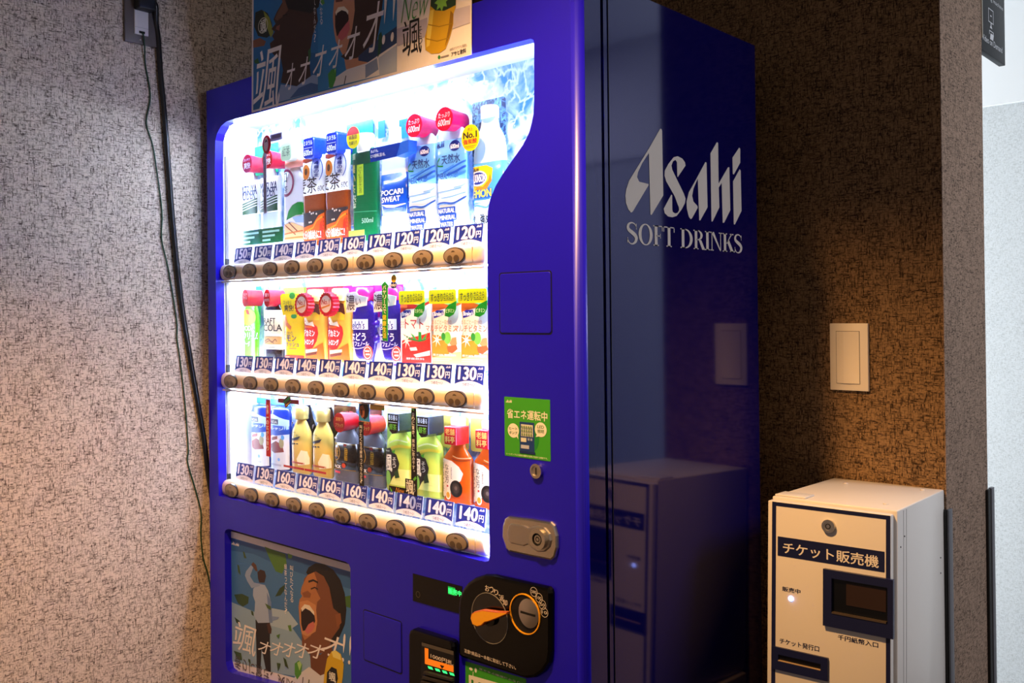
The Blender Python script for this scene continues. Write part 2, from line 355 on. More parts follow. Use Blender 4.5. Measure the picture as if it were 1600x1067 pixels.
# dark corner guards on both edges of the return wall
g = MB().rbox(XC - 0.016, XC + 0.004, YW - 0.006, YW - 0.0005, 0.02, 0.861, RUBBER, 0.001).rbox(XC + 0.0005, XC + 0.006, YW - 0.006, YW + 0.018, 0.02, 0.861, mat('grey_guard', '55565c', 0.5), 0.001).build('trim_1'); struct(g, 'black and grey corner guard beside the white ticket machine')
g = MB().rbox(XC + 0.0005, XC + 0.006, YE - 0.018, YE + 0.001, 0.02, 0.861, RUBBER, 0.001).rbox(XC + 0.0005, XC + 0.008, YE + 0.0012, YE + 0.022, 0.02, 0.863, MATS['grey_guard'], 0.001).build('trim_2'); struct(g, 'black and grey corner guard at the far edge of the return wall')

# ------------------------------------------------------------------ vending machine
VM = tag(empty('vending_machine', ((XL + XW) / 2, 0.3, 0.0)), 'tall glossy blue drinks vending machine with a lit display window', 'vending machine')
VO = (-(XL + XW) / 2, -0.3, 0.0)
def vm(mb, name, parent=None):
    """part given in room coordinates, hung under the machine"""
    o = mb.build(name, parent or VM); o.location = VO if parent is None else (0, 0, 0); return o
DT = 0.060                                            # door thickness
HM = 1.83
def open_box(x0, x1, y0, y1, z0, z1, m):
    v = [(x, y, z) for z in (z0, z1) for y in (y0, y1) for x in (x0, x1)]
    return MB().add(v, [(0, 2, 3, 1), (4, 5, 7, 6), (2, 6, 7, 3), (0, 4, 6, 2), (1, 3, 7, 5)], m)
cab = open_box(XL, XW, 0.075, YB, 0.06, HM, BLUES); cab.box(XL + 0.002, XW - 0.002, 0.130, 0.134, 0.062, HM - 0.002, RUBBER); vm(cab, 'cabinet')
vm(MB().box(XL + 0.012, XL + 0.03, DT - 0.002, 0.0749, 0.08, HM - 0.01, RUBBER).box(XW - 0.03, XW - 0.010, DT - 0.002, 0.0749, 0.08, HM - 0.01, RUBBER)
   .box(XL + 0.03, XW - 0.03, DT - 0.002, 0.0749, HM - 0.03, HM - 0.01, RUBBER).box(XL + 0.03, XW - 0.03, DT - 0.002, 0.0749, 0.08, 0.10, RUBBER), 'door_gasket')
vm(MB().box(XW + 0.0002, XW + 0.0016, 0.0925, 0.0935, 0.08, HM - 0.02, RUBBER).box(XW - 0.003, XW + 0.004, 0.0752, 0.082, 0.08, HM - 0.004, BLUES), 'side_seam')
for fx in (XL + 0.08, XW - 0.08):
    for fy in (0.15, 0.55): vm(MB().lathe([(0, 0.03), (0.012, 0.03), (0.014, 0.014), (0.06, 0.014)], STEEL, 1.0, 16, fx, fy), 'foot')
# door with the display opening and the poster recess
WIN = [(-0.046,0.8228),(-0.0493,1.0964),(-0.0513,1.364),(-0.0511,1.632),(-0.0478,1.696),(-0.0391,1.7124),(-0.0204,1.7275),(0.003,1.7345),(0.0257,1.7355),(0.108,1.7351),(0.5152,1.7338),(0.8472,1.7334),(0.9831,1.7317),(0.989,1.7283),(0.9907,1.7208),(0.9894,1.6241),(0.9875,1.6009),(0.9834,1.5879),(0.9775,1.5722),(0.963,1.5528),(0.9403,1.5317),(0.917,1.5102),(0.8968,1.4881),(0.883,1.4648),(0.8775,1.4457),(0.8756,1.4015),(0.8753,1.3312),(0.8742,1.1371),(0.874,0.9774),(0.8736,0.8316),(0.8714,0.8221),(0.8618,0.8187),(0.3705,0.8221)]
FRM = [(-0.0194,0.423),(-0.0205,0.7357),(-0.0145,0.7436),(-0.002,0.7482),(0.2378,0.7481),(0.4562,0.7483),(0.468,0.7454),(0.4727,0.7379),(0.4721,0.4695),(0.4682,0.4578),(0.4546,0.4514),(0.2331,0.427),(0.0073,0.4026),(-0.0109,0.4057)]
BEV = 0.016; DX0, DX1, DZ0, DZ1 = XL, 1.0865, 0.075, HM
def door_mesh():
    bm = bmesh.new()
    def loop(pts, y):
        vs = [bm.verts.new((x, y, z)) for x, z in pts]; es = [bm.edges.new((vs[i], vs[(i + 1) % len(vs)])) for i in range(len(vs))]; return vs, es
    def rect(i): return [(DX0 + min(i, .006), DZ0 + i), (DX1 - i, DZ0 + i), (DX1 - i, DZ1 - min(i, .006)), (DX0 + min(i, .006), DZ1 - min(i, .006))]
    ov, oe = loop(rect(BEV), 0.0); wv, we = loop(WIN, 0.0); fv, fe = loop(FRM, 0.0)
    bmesh.ops.triangle_fill(bm, use_beauty=True, use_dissolve=False, edges=oe + we + fe)
    for f in bm.faces: f.normal_update()
    prev = ov
    for k in range(1, 7):
        a = math.pi / 2 * k / 6; cur = [bm.verts.new((x, BEV * (1 - math.cos(a)), z)) for x, z in rect(BEV * (1 - math.sin(a)))]
        for i in range(4):
            f = bm.faces.new((prev[i], prev[(i + 1) % 4], cur[(i + 1) % 4], cur[i])); f.smooth = True
        prev = cur
    bk = [bm.verts.new((v.co.x, DT, v.co.z)) for v in prev]
    for i in range(4): bm.faces.new((prev[i], prev[(i + 1) % 4], bk[(i + 1) % 4], bk[i]))
    for vs, d in ((wv, 0.022), (fv, 0.02)):
        b = [bm.verts.new((v.co.x, d, v.co.z)) for v in vs]; n = len(vs)
        for i in range(n): bm.faces.new((vs[i], b[i], b[(i + 1) % n], vs[(i + 1) % n]))
    bmesh.ops.recalc_face_normals(bm, faces=bm.faces[:])
    me = bpy.data.meshes.new('door'); bm.to_mesh(me); bm.free(); me.materials.append(BLUE); me.materials.append(BLUES)
    for p_ in me.polygons:
        if p_.normal.x > 0.995 and p_.center.x > 1.08: p_.material_index = 1  # shade of the door's right side put into a darker blue
    return me
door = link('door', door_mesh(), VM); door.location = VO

# inside of the display: backboard, lining, pane, LED strips
IX0, IX1, IZ0, IZ1, IY = -0.0545, 1.005, 0.805, 1.742, 0.122
CAV = mat('display_lining', 'eef3fa', 0.6)
bb = MB(); bb.box(IX0, IX1, IY, IY + 0.004, IZ0, IZ1, ICE); vm(bb, 'backboard')
ln = MB()
ln.box(IX0 - 0.004, IX0, 0.0225, IY, IZ0, IZ1, CAV); ln.box(IX1, IX1 + 0.004, 0.0225, IY, IZ0, IZ1, CAV)
ln.box(IX0, IX1, 0.0225, IY, IZ1, IZ1 + 0.004, CAV); ln.box(IX0, IX1, 0.0225, IY, IZ0 - 0.004, IZ0, CAV)
vm(ln, 'display_lining')
pn = MB(); pn.box(IX0, IX1, 0.0262, 0.0272, IZ0, IZ1, PANE); vm(pn, 'window_pane')
RZ = [1.3709, 1.10474, 0.84006]
LAV = mat('grey_post', 'a09aa8', 0.5)
for z0, z1 in ((1.345, 1.405), (1.075, 1.142), (0.813, 0.872)):
    vm(MB().box(IX0 + 0.0005, IX0 + 0.004, 0.0275, 0.037, z0, z1, RUBBER), 'bracket')
vm(MB().box(IX0 + 0.0003, IX0 + 0.003, 0.0282, 0.036, IZ0 + 0.01, 1.66, LAV), 'post')
# light strips: along the top, behind each rail (up and down), and down the left side
def led(x0, x1, y0, y1, z0, z1, m=LED): vm(MB().box(x0, x1, y0, y1, z0, z1, m), 'led_strip')
led(IX0 + 0.02, 0.70, 0.030, 0.040, IZ1 - 0.012, IZ1 - 0.008, LED_T)
for rz in RZ:
    if rz > 0.9: led(-0.04, 0.86, 0.046, 0.050, rz + 0.004, rz + 0.010); led(-0.04, 0.86, 0.046, 0.052, rz - 0.020, rz - 0.016)
led(IX0 + 0.001, IX0 + 0.004, 0.042, 0.056, IZ0 + 0.05, IZ1 - 0.1, LED_S)
def led_corner(x, z0, z1):                             # unseen strip behind the frame, its slant shaped to brighten the left wall
    v = [(x, 0.0285, z0), (x - 0.010, 0.044, z0), (x + 0.006, 0.044, z0), (x, 0.0285, z1), (x - 0.010, 0.044, z1), (x + 0.006, 0.044, z1)]
    h = MB().add(v, [(1, 2, 5, 4), (2, 0, 3, 5), (0, 2, 1), (3, 4, 5)], CAV).add(v, [(0, 1, 4, 3)], LED_R); return vm(h, 'led_strip')
led_corner(0.905, IZ0 + 0.03, 1.20); led_corner(1.003, 1.36, 1.70)

# button rails with ten buttons each
def rail_mesh():
    mb = MB(); n = 20; secs = []
    xs = [(-0.0535, .25), (-0.0525, .6), (-0.050, .85), (-0.046, 1.0), (0.825, 1.0), (0.838, 0.98), (0.846, .88), (0.8505, .65), (0.852, .3)]
    for x, k in xs:
        for i in range(n):
            a = 2 * math.pi * i / n; c, q = math.cos(a), math.sin(a)
            y = 0.028 - 0.019 * (abs(c) ** 0.75 if c > 0 else -abs(c) * 0.6) * k if c > 0 else 0.028 + 0.016 * abs(c)
            secs.append((x, y, 0.0195 * math.copysign(abs(q) ** 0.8, q) * (0.35 + 0.65 * k)))
    f = []
    for j in range(len(xs) - 1): f += [[j * n + i, (j + 1) * n + i, (j + 1) * n + (i + 1) % n, j * n + (i + 1) % n] for i in range(n)]
    f += [list(range(n)), [(len(xs) - 1) * n + i for i in range(n)][::-1]]
    mb.add(secs, f, CREAM, True); return mb
def button_mesh():
    mb = MB(); mb.cyl_y(0, 0, 0.0285, 0.0158, 0.006, 0.013, BTN_R, 32)
    mb.cyl_y(0, 0, 0.0262, 0.0140, 0.0056, 0.012, BTN, 32, dome=0.0022)
    for dx in (-0.0085, 0.0085): mb.cyl_y(dx, -0.005, 0.0072, 0.0062, 0.0036, 0.0075, BTN_D, 14, dome=0.0004)
    mb.cyl_y(0.0, 0.0062, 0.005, 0.0035, 0.0039, 0.0068, BTN_D, 12)
    return mb
rail0 = None; button0 = None
for r, rz in enumerate(RZ):
    ro = rail_mesh().build('button_rail', VM) if rail0 is None else link('button_rail', rail0.data, VM)
    rail0 = rail0 or ro; ro.location = (VO[0], VO[1], rz); ro['label'] = 'cream plastic push button rail'
    vm(MB().box(-0.05, 0.85, 0.014, 0.040, rz - 0.0255, rz - 0.0215, mat('clear_shelf_lip', 'dcd6e6', 0.2)), 'shelf_lip')
    vm(MB().box(0.853, 0.90, 0.05, 0.09, rz - 0.022, rz - 0.016, mat('steel_blue_bracket', '5f93b5', 0.4)), 'bracket')
    for c in range(10):
        b = button_mesh().build('button', ro) if button0 is None else link('button', button0.data, ro)
        button0 = button0 or b; b.location = (0.087 * c, 0, 0)
    for x in (0.4785,): vm(MB().box(x, x + 0.0006, 0.0086, 0.011, rz - 0.014, rz + 0.014, mat('rail_joint', 'b39a78', 0.5)), 'rail_joint')
    vm(MB().box(0.828, 0.8286, 0.0086, 0.011, rz - 0.014, rz + 0.014, MATS['rail_joint']), 'rail_joint')

# doors, locks and controls on the front
def access_panel(pts):
    mb = MB(); mb.prism(pts, -0.0016, 0.0, BLUE, bev=0.0014); 
    x0 = min(p[0] for p in pts); x1 = max(p[0] for p in pts); z0 = min(p[1] for p in pts); z1 = max(p[1] for p in pts)
    g = MB(); g.prism(RR((x0 - .0022, z0 - .0022, x1 + .0022, z1 + .0022), 0.006), -0.0003, 0.0002, mat('panel_gap', '07062c', 0.5)); vm(g, 'panel_gap')
    return vm(mb, 'access_panel')
access_panel(RR((0.9058,1.2284,1.0226,1.3324), 0.005)); access_panel(RR((0.5164,0.5602,0.632,0.6604), 0.004))
# handle plate with barrel lock
hp = vm(MB().prism([(0.9102,0.8912),(0.9157,0.9047),(0.9248,0.9105),(0.9766,0.9133),(1.0206,0.9138),(1.0291,0.9087),(1.0352,0.8924),(1.035,0.8723),(1.0292,0.8556),(1.0216,0.8491),(0.9757,0.848),(0.926,0.848),(0.9167,0.853),(0.9087,0.8714)], -0.006, 0, CHROME, bev=0.004), 'lock_handle'); hp['label'] = 'chrome handle plate with round key barrel'
def hpx(mb, n): o = mb.build(n, hp); return o
hpx(MB().prism([(0.9252,0.8842),(0.9277,0.8944),(0.9331,0.8988),(0.963,0.8996),(0.9728,0.8972),(0.9806,0.8999),(0.9942,0.9033),(1.0094,0.9027),(1.0206,0.8943),(1.0234,0.8833),(1.0195,0.8712),(1.0088,0.8622),(0.9936,0.8597),(0.982,0.8636),(0.9724,0.8693),(0.9625,0.8642),(0.9326,0.8644),(0.9266,0.8695)], -0.009, -0.005, STEEL, bev=0.002), 'paddle')
_c = [(0.9982,0.8825)][0]
hpx(MB().ring_y(_c[0], _c[1], 0.0175, 0.0105, -0.015, -0.008, CHROME).cyl_y(_c[0], _c[1], 0.0108, 0.0108, -0.010, -0.007, RUBBER), 'key_barrel')
hpx(MB().ring_y(_c[0], _c[1], 0.0072, 0.0045, -0.0135, -0.009, STEEL).cyl_y(_c[0], _c[1], 0.0028, 0.0028, -0.0135, -0.009, STEEL), 'key_core')
# small cam lock under the green sticker
_c = [(0.9888,0.9949)][0]
kl = vm(MB().ring_y(_c[0], _c[1], 0.0125, 0.009, -0.006, 0, CHROME).cyl_y(_c[0], _c[1], 0.0095, 0.0095, -0.0045, 0, STEEL), 'cam_lock'); kl['label'] = 'small round steel key lock'
MB().box(_c[0] - 0.0012, _c[0] + 0.0012, -0.0049, -0.003, _c[1] - 0.006, _c[1] + 0.006, RUBBER).build('keyhole', kl)
# message display
ds = vm(MB().prism([(0.6686,0.7628),(0.8039,0.7635),(0.8005,0.7124),(0.6679,0.7102)], -0.0012, 0.0, mat('display_glass', '030304', 0.12, spec=0.4)), 'message_display'); ds['label'] = 'black message display with green lettering'
GLED = mat('green_led_text', '31ff7a', 0.5, emit=1.6); GLED2 = mat('green_led_field', '0fae4a', 0.5, emit=0.55)
printing('lettering', ds, [(R((0.7665,0.7428,0.7855,0.7573)), GLED2), (T('販売中', (0.7674,0.7442,0.8019,0.7546), 0.02), GLED)], -0.0012)
printing('indicator_mark', ds, [(RING(*[(0.683,0.7252)][0], 0.006, 0.006, 0.001), '55503f')], -0.0012)
# coin mechanism plate
cp = vm(MB().prism([(0.8012,0.7296),(0.8041,0.7465),(0.8128,0.7624),(0.8255,0.7763),(0.8431,0.7883),(0.867,0.798),(0.8903,0.8019),(0.9555,0.8031),(1.0165,0.8044),(1.0217,0.8011),(1.0235,0.7957),(1.0214,0.6976),(1.0174,0.6779),(1.0039,0.6593),(0.9865,0.6461),(0.965,0.6385),(0.888,0.6369),(0.8111,0.6365),(0.8022,0.6391),(0.8,0.6449)], -0.010, 0, BLACK, bev=0.006), 'coin_plate'); cp['label'] = 'black coin plate with orange return lever'
_k = [(0.8819,0.7248)][0]
MB().ring_y(_k[0], _k[1], 0.0445, 0.0435, -0.0112, -0.009, mat('grey_line', '8f8c86', 0.4)).build('knob_rim', cp)
MB().cyl_y(_k[0], _k[1], 0.043, 0.043, -0.0108, -0.009, mat('knob_black', '060606', 0.15, coat=0.6)).build('knob_well', cp)
ORG = mat('orange_plastic', 'fbb01f', 0.35)
MB().prism([(0.8486,0.7212),(0.8509,0.7293),(0.8583,0.7348),(0.8788,0.7424),(0.9121,0.7461),(0.9373,0.7505),(0.9373,0.7466),(0.9119,0.7332),(0.8932,0.7241),(0.8848,0.7211),(0.8763,0.7135),(0.8656,0.7093),(0.8536,0.7109)], -0.026, -0.0165, ORG, side=mat('orange_plastic_side', 'b5560e', 0.4), bev=0.002).build('return_lever', cp)
MB().cyl_y(_k[0] + .004, _k[1] + .002, 0.014, 0.014, -0.017, -0.0105, BLACK).build('lever_hub', cp)
_k = [(0.9664,0.7502)][0]
MB().ring_y(_k[0], _k[1], 0.0345, 0.0325, -0.0125, -0.009, ORG).build('coin_slot_ring', cp)
MB().cyl_y(_k[0], _k[1], 0.032, 0.032, -0.0108, -0.009, RUBBER).build('coin_slot_well', cp)
_k = [(0.9764,0.7537)][0]
MB().cyl_y(_k[0], _k[1], 0.0225, 0.0245, -0.0135, -0.0105, STEEL, dome=0.002).build('coin_slot_face', cp)
MB().box(_k[0] - 0.016, _k[0] + 0.016, -0.0162, -0.0140, _k[1] - 0.0018, _k[1] + 0.0018, RUBBER).build('coin_slot', cp)
PALE = 'd9cfc4'
its = []
for (u, t) in zip([(0.986,0.7913),(0.9974,0.7834),(1.0049,0.7736),(1.0092,0.7616)], ('500', '100', '50', '10')):
    its += [(RING(u[0], u[1], 0.0082, 0.0082, 0.0009, 24), PALE), (T(t, (u[0] - 0.0055, u[1] - 0.0026, u[0] + 0.0055, u[1] + 0.0026), 0.015), PALE)]
printing('coin_marks', cp, its, -0.0100); its = []
arc = [(0.8763,0.7762),(0.8868,0.7758),(0.8981,0.7735),(0.9055,0.7701),(0.9116,0.7662),(0.9197,0.7598)]
for i, ch in enumerate('おつり・返却'):
    x, z = arc[i]; s = 0.0052 if ch != '・' else 0.0012; its.append((T(ch, (x - s, z - s, x + s, z + s), 0.02), PALE))
printing('lettering', cp, its, -0.0100); its = []
_q = (0.817,0.6507,0.9432,0.6542); _m = (_q[1] + _q[3]) / 2; its.append((T('注意!!商品は一本毎に取出して下さい。', (_q[0], _m - .0036, _q[2], _m + .0036), 0.02), PALE))
printing('lettering', cp, its, -0.0100)
# bill acceptor
ba = vm(MB().prism([(0.67,0.6487),(0.6741,0.6579),(0.6816,0.6619),(0.7835,0.6631),(0.7917,0.6612),(0.7938,0.6544),(0.7925,0.561),(0.6687,0.5539)], -0.016, 0, BLACK, bev=0.005), 'bill_acceptor'); ba['label'] = 'black banknote acceptor with lit slot'
x0, z0, x1, z1 = (0.7065,0.5797,0.797,0.6432)
MB().prism([(x0, z0), (x1, z0), (x1, z1), (x0 + .004, z1)], -0.0172, -0.0165, mat('slot_black', '050506', 0.3)).build('slot_recess', ba)
printing('lettering', ba, [(PL([(0.71,0.6443),(0.7963,0.6481),(0.7962,0.6408),(0.7099,0.6378)]), '55504c'), (PL([(0.7185,0.636),(0.7286,0.6364),(0.7283,0.618),(0.7959,0.621),(0.7958,0.6094),(0.7186,0.606)]), mat('orange_backlit', 'ff8a1c', 0.5, emit=0.35)),
    (T('1000円札', (0.7346,0.6209,0.7955,0.6298), 0.02), 'e8dccf'), (PL([(0.7593,0.6144),(0.7722,0.6151),(0.7657,0.6081)]), '101010')], -0.0172)
printing('led_row', ba, [(PL(q), GLED) for q in [[(0.7262,0.6037),(0.7381,0.6044),(0.7413,0.6004),(0.7295,0.5997)],[(0.7461,0.6048),(0.7577,0.6055),(0.7609,0.6015),(0.7493,0.6008)],[(0.7656,0.6059),(0.7771,0.6066),(0.7803,0.6026),(0.7688,0.6019)],[(0.7849,0.607),(0.7962,0.6076),(0.7993,0.6037),(0.788,0.603)]]], -0.0174)
for k, q in enumerate([[(0.7222,0.5948),(0.7979,0.5999),(0.7978,0.5949),(0.7197,0.5887)],[(0.7202,0.586),(0.7977,0.5917),(0.7977,0.5867),(0.7177,0.5798)],[(0.7181,0.5771),(0.7976,0.5836),(0.7976,0.5786),(0.7157,0.5709)]]):
    MB().prism(q, -0.024 - .002 * k, -0.017, mat('slot_rib', '2a2725', 0.35), bev=0.001).build('slot_rib', ba)
# green energy stickers
GRN = mat('green_sticker', '3fa52c', 0.4)
st = vm(MB().prism(RR((0.9136,1.0136,1.0183,1.117), 0.002), -0.0006, 0, GRN), 'sticker'); st['label'] = 'square green energy saving sticker with a drawn vending machine'
r = (0.9136,1.0136,1.0183,1.117); sx, sz = r[2] - r[0], r[3] - r[1]
def sq(a, b, c, d): return (r[0] + a * sx, r[1] + b * sz, r[0] + c * sx, r[1] + d * sz)
WT = 'f3f0e4'
def pt(a, b): return (r[0] + a * sx, r[1] + b * sz)
its = [(LG(sq(.04, .90, .17, .955)), WT), (T('省エネ運転中', sq(.06, .64, .94, .80), 0.02), WT), (EL(*pt(.54, .34), .22 * sx, .25 * sz), '1f8a35'),
       (R(sq(.34, .12, .66, .60)), '1d3f86'), (R(sq(.37, .36, .63, .56)), 'd9dccf'), (EL(*pt(.20, .44), .125 * sx, .12 * sz), WT), (PL([pt(.26, .36), pt(.31, .30), pt(.30, .40)]), WT),
       (EL(*pt(.80, .50), .125 * sx, .12 * sz), WT), (PL([pt(.72, .42), pt(.69, .37), pt(.77, .39)]), WT),
       (T('LED', sq(.73, .52, .87, .57), 0.02), '2f7d2c'), (T('照明', sq(.73, .44, .87, .50), 0.01), '2f7d2c'), (T('ヒート', sq(.11, .45, .29, .50), 0.01), '2f7d2c'), (T('ポンプ', sq(.11, .38, .29, .43), 0.01), '2f7d2c'),
       (R(sq(.37, .27, .49, .34)), 'd9dccf'), (R(sq(.52, .30, .56, .34)), '9aa7c8'), (R(sq(.58, .30, .62, .34)), '9aa7c8'), (R(sq(.37, .16, .55, .22)), 'b9c3dc'), (R(sq(.34, .08, .68, .12)), '16306b')]
for j in range(3):
    for k in range(5): its.append((R(sq(.385 + .05 * k, .375 + .062 * j, .415 + .05 * k, .415 + .062 * j)), '6f8f6a'))
its.append((T('ヒートポンプは冷却時の廃熱を加熱に利用する機能です。', sq(.05, .025, .95, .058)), WT))
printing('lettering', st, its, -0.0006)
s2 = vm(MB().prism([(0.8101,0.6284),(0.9579,0.6343),(0.9582,0.5734),(0.8092,0.5655)], -0.0006, 0, GRN), 'sticker'); s2['label'] = 'green sticker below the coin plate'
printing('lettering', s2, [(T('省エネで環境にやさしい', (0.8443,0.6256,0.955,0.622), 0.02), WT), (EL(*[(0.8241,0.6178)][0], 0.0045, 0.0026), WT), (EL(*[(0.8364,0.6188)][0], 0.0028, 0.0045), WT),
    (LN([(0.8302,0.6147),(0.8293,0.6082),(0.8309,0.6025)], 0.0015), WT), (PL([(0.8187,0.6062),(0.9409,0.613),(0.9404,0.5772),(0.8182,0.571)]), WT), (T('LED', (0.8252,0.5805,0.8872,0.5994), 0.03), '1f8a35')], -0.0006)

# big silver logo and serif lettering on the side panel (x = const, built in y, z)
def side_print(name, shapes, m, lift=0.0006):
    mb = MB()
    for vs, fs in shapes:
        k = len(vs); mb.add([(XW + lift, y, z) for y, z in vs], fs, m)
    o = vm(mb, name); bm = bmesh.new(); bm.from_mesh(o.data)
    for f in bm.faces:
        f.normal_update()
        if f.normal.x < 0: f.normal_flip()
    bm.to_mesh(o.data); bm.free(); return o
side_print('side_logo', [PL(q) for q in LOGO], ASAHI_SILVER)['label'] = 'large silver logo on the blue side panel'
def serif_text(word, r):
    """roman capitals with thick and thin strokes and bracketed feet"""
    G = {}; t, h, s = 0.17, 0.05, 0.055
    def bar(x0, x1, z0, z1): return [(x0, z0), (x1, z0), (x1, z1), (x0, z1)]
    def stem(x, w=t): return [bar(x, x + w, 0, 1), bar(x - .08, x + w + .08, 0, s), bar(x - .08, x + w + .08, 1 - s, 1)]
    def bowl(cx, cz, ro, rz, w, th, a0, a1, n=16):
        out = []
        for i in range(n):
            q = []
            for a in (a0 + (a1 - a0) * i / n, a0 + (a1 - a0) * (i + 1) / n): q.append(((cx + ro * math.cos(a), cz + rz * math.sin(a)), (cx + (ro - w) * math.cos(a), cz + (rz - th) * math.sin(a))))
            out.append([q[0][0], q[1][0], q[1][1], q[0][1]])
        return out
    P = math.pi
    G['O'] = (0.86, bowl(.43, .5, .41, .52, .17, .05, 0, 2 * P, 28)); G['I'] = (0.36, stem(.10)); G['F'] = (.62, stem(.10) + [bar(.2, .58, .95, 1), bar(.54, .58, .74, 1), bar(.2, .46, .47, .52), bar(.43, .46, .38, .61)])
    G['T'] = (.72, [bar(.275, .445, 0, 1), bar(.2, .52, 0, s), bar(.02, .70, .95, 1), bar(.02, .06, .74, 1), bar(.66, .70, .74, 1)])
    G['D'] = (.86, stem(.10) + bowl(.30, .5, .52, .5, .18, .05, -P / 2, P / 2) + [bar(.2, .31, .95, 1), bar(.2, .31, 0, .05)])
    G['R'] = (.78, stem(.10) + bowl(.30, .74, .34, .26, .16, .05, -P / 2, P / 2) + [bar(.2, .31, .95, 1), bar(.2, .31, .48, .53), [(.36, .5), (.54, .5), (.80, 0), (.60, 0)]])
    G['N'] = (.90, [bar(.12, .17, 0, 1), bar(.04, .26, 0, s), bar(.02, .2, 1 - s, 1), bar(.74, .79, 0, 1), bar(.64, .88, 1 - s, 1), [(.10, 1), (.29, 1), (.79, 0), (.72, 0)]])
    G['K'] = (.86, stem(.10) + [[(.26, .42), (.34, .46), (.72, .98), (.64, .98)], bar(.56, .82, 1 - s, 1), [(.33, .56), (.48, .66), (.84, 0), (.62, 0)], bar(.56, .90, 0, s)])
    c = [(.56, .78), (.50, .92), (.34, 1.0), (.17, .95), (.09, .80), (.14, .66), (.30, .55), (.46, .44), (.55, .30), (.50, .11), (.33, 0.0), (.16, .05), (.07, .22)]
    wd = [.03, .05, .06, .09, .14, .17, .19, .19, .17, .13, .06, .05, .03]; sv = spline([(a, b, 0) for a, b in c], 4); pol = []
    def wdt(i): j = min(i / 4, len(wd) - 1.001); k = int(j); return wd[k] + (wd[k + 1] - wd[k]) * (j - k)
    pr = None
    for i, p_ in enumerate(sv):
        tt = (sv[min(i + 1, len(sv) - 1)] - sv[max(i - 1, 0)]).normalized(); nn = Vector((-tt.y, tt.x, 0)) * wdt(i) / 2; cu = ((p_ + nn)[:2], (p_ - nn)[:2])
        if pr: pol.append([pr[0], cu[0], cu[1], pr[1]])
        pr = cu
    pol += [bar(.545, .575, .70, .98), bar(.055, .085, .04, .30)]; G['S'] = (.66, pol); G[' '] = (.34, [])
    x = 0; out = []; w = sum(G[k][0] for k in word)
    for k in word:
        V = []; Fc = []
        for q in G[k][1]:
            b = len(V); V += [(r[0] + (x + a) / w * (r[2] - r[0]), r[1] + z * (r[3] - r[1])) for a, z in q]; Fc.append([b + i for i in range(len(q))])
        x += G[k][0]
        if V: out.append((V, Fc))
    return out
_a = [(0.1412,1.4206),(0.5574,1.3833)]
for _l in serif_text('SOFT DRINKS', (_a[0][0], _a[1][1], _a[1][0], _a[0][1])): side_print('side_letter', [_l], ASAHI_SILVER)['label'] = 'silver serif letter under the logo'
# ------------------------------------------------------------------ sample drinks in the display
YC = 0.0855; KY = 0.20; PWR = 4.0; XS = 1.06                                           # depth of the samples' middle
PXS_ = [[-0.0273,0.0612,0.1637,0.2428,0.3299,0.43,0.5272,0.6139,0.7021,0.8036],[-0.0294,0.0716,0.1616,0.242,0.3349,0.4214,0.5157,0.61,0.7002,0.783],[0.0069,0.0935,0.1774,0.2616,0.351,0.442,0.5308,0.6214,0.7061,0.7919]]          # centre of each sample along its shelf
GAM = 1.55
def plastic(h, rough=0.22): return mat('plastic_%s_%d' % (h, GAM * 100), deep(h), rough, coat=0.2)
def prod(name, row, col, label, cat='bottle', group=None):
    return tag(empty(name, (PXS_[row][col - 1], YC, RZ[row] + 0.05)), label, cat, group)
def wide(r): return r * XS if r > .03 else r
def wrapf(rx, ry, p=2.0, lift0=0.0003):
    rx = wide(rx); ry = rx * KY; p = max(p, PWR)
    def fn(x, z, l):
        q = min(abs(x) / rx, 0.985); return (math.copysign(q * rx, x), -ry * (1 - q ** p) ** (1 / p) - l - lift0, z)
    return fn
def body(root, prof, m, power=2.0, name='body', n=44): return MB().lathe([(z, wide(r)) for z, r in prof], m, KY, n, power=max(power, PWR)).build(name, root)
def band(root, z0, z1, r, m, name='label', power=2.0): return MB().lathe([(z0, wide(r)), (z1, wide(r))], m, KY, 44, power=max(power, PWR)).build(name, root)
def flat(y): return y - YC
def cap_disc(root, c, rx, rz, yf, yb, mface, mside, items, name='cap', back=0.8):
    """cap pointing at the viewer: round printed face, coloured barrel running back"""
    o = MB().cyl_y(c[0], c[1], rx, rz, flat(yf), flat(yb), mside, 28, cap=mface, r1=back).build(name, root)
    printing('cap_print', o, items, flat(yf)); return o
def copy_thing(src, row, col, label, dx=0.0):
    r = src.copy(); COL.objects.link(r); r.location = (PXS_[row][col - 1] + dx, src.location.y, RZ[row] + 0.05); r['label'] = label
    for ch in list(src.children):
        c = ch.copy(); COL.objects.link(c); c.parent = r
        for g in list(ch.children):
            d = g.copy(); COL.objects.link(d); d.parent = c
    return r
def card(root, pts, m, y=0.114, name='backing_card'): return MB().prism(pts, flat(y), flat(y) + 0.0015, m).build(name, root)
BOTTLE = [(0, .034), (.006, .0375), (.125, .0375), (.150, .036), (.180, .026), (.198, .0165), (.222, .016)]
CLEAR = mat('clear_bottle', 'e6f2fb', 0.12, coat=0.4)
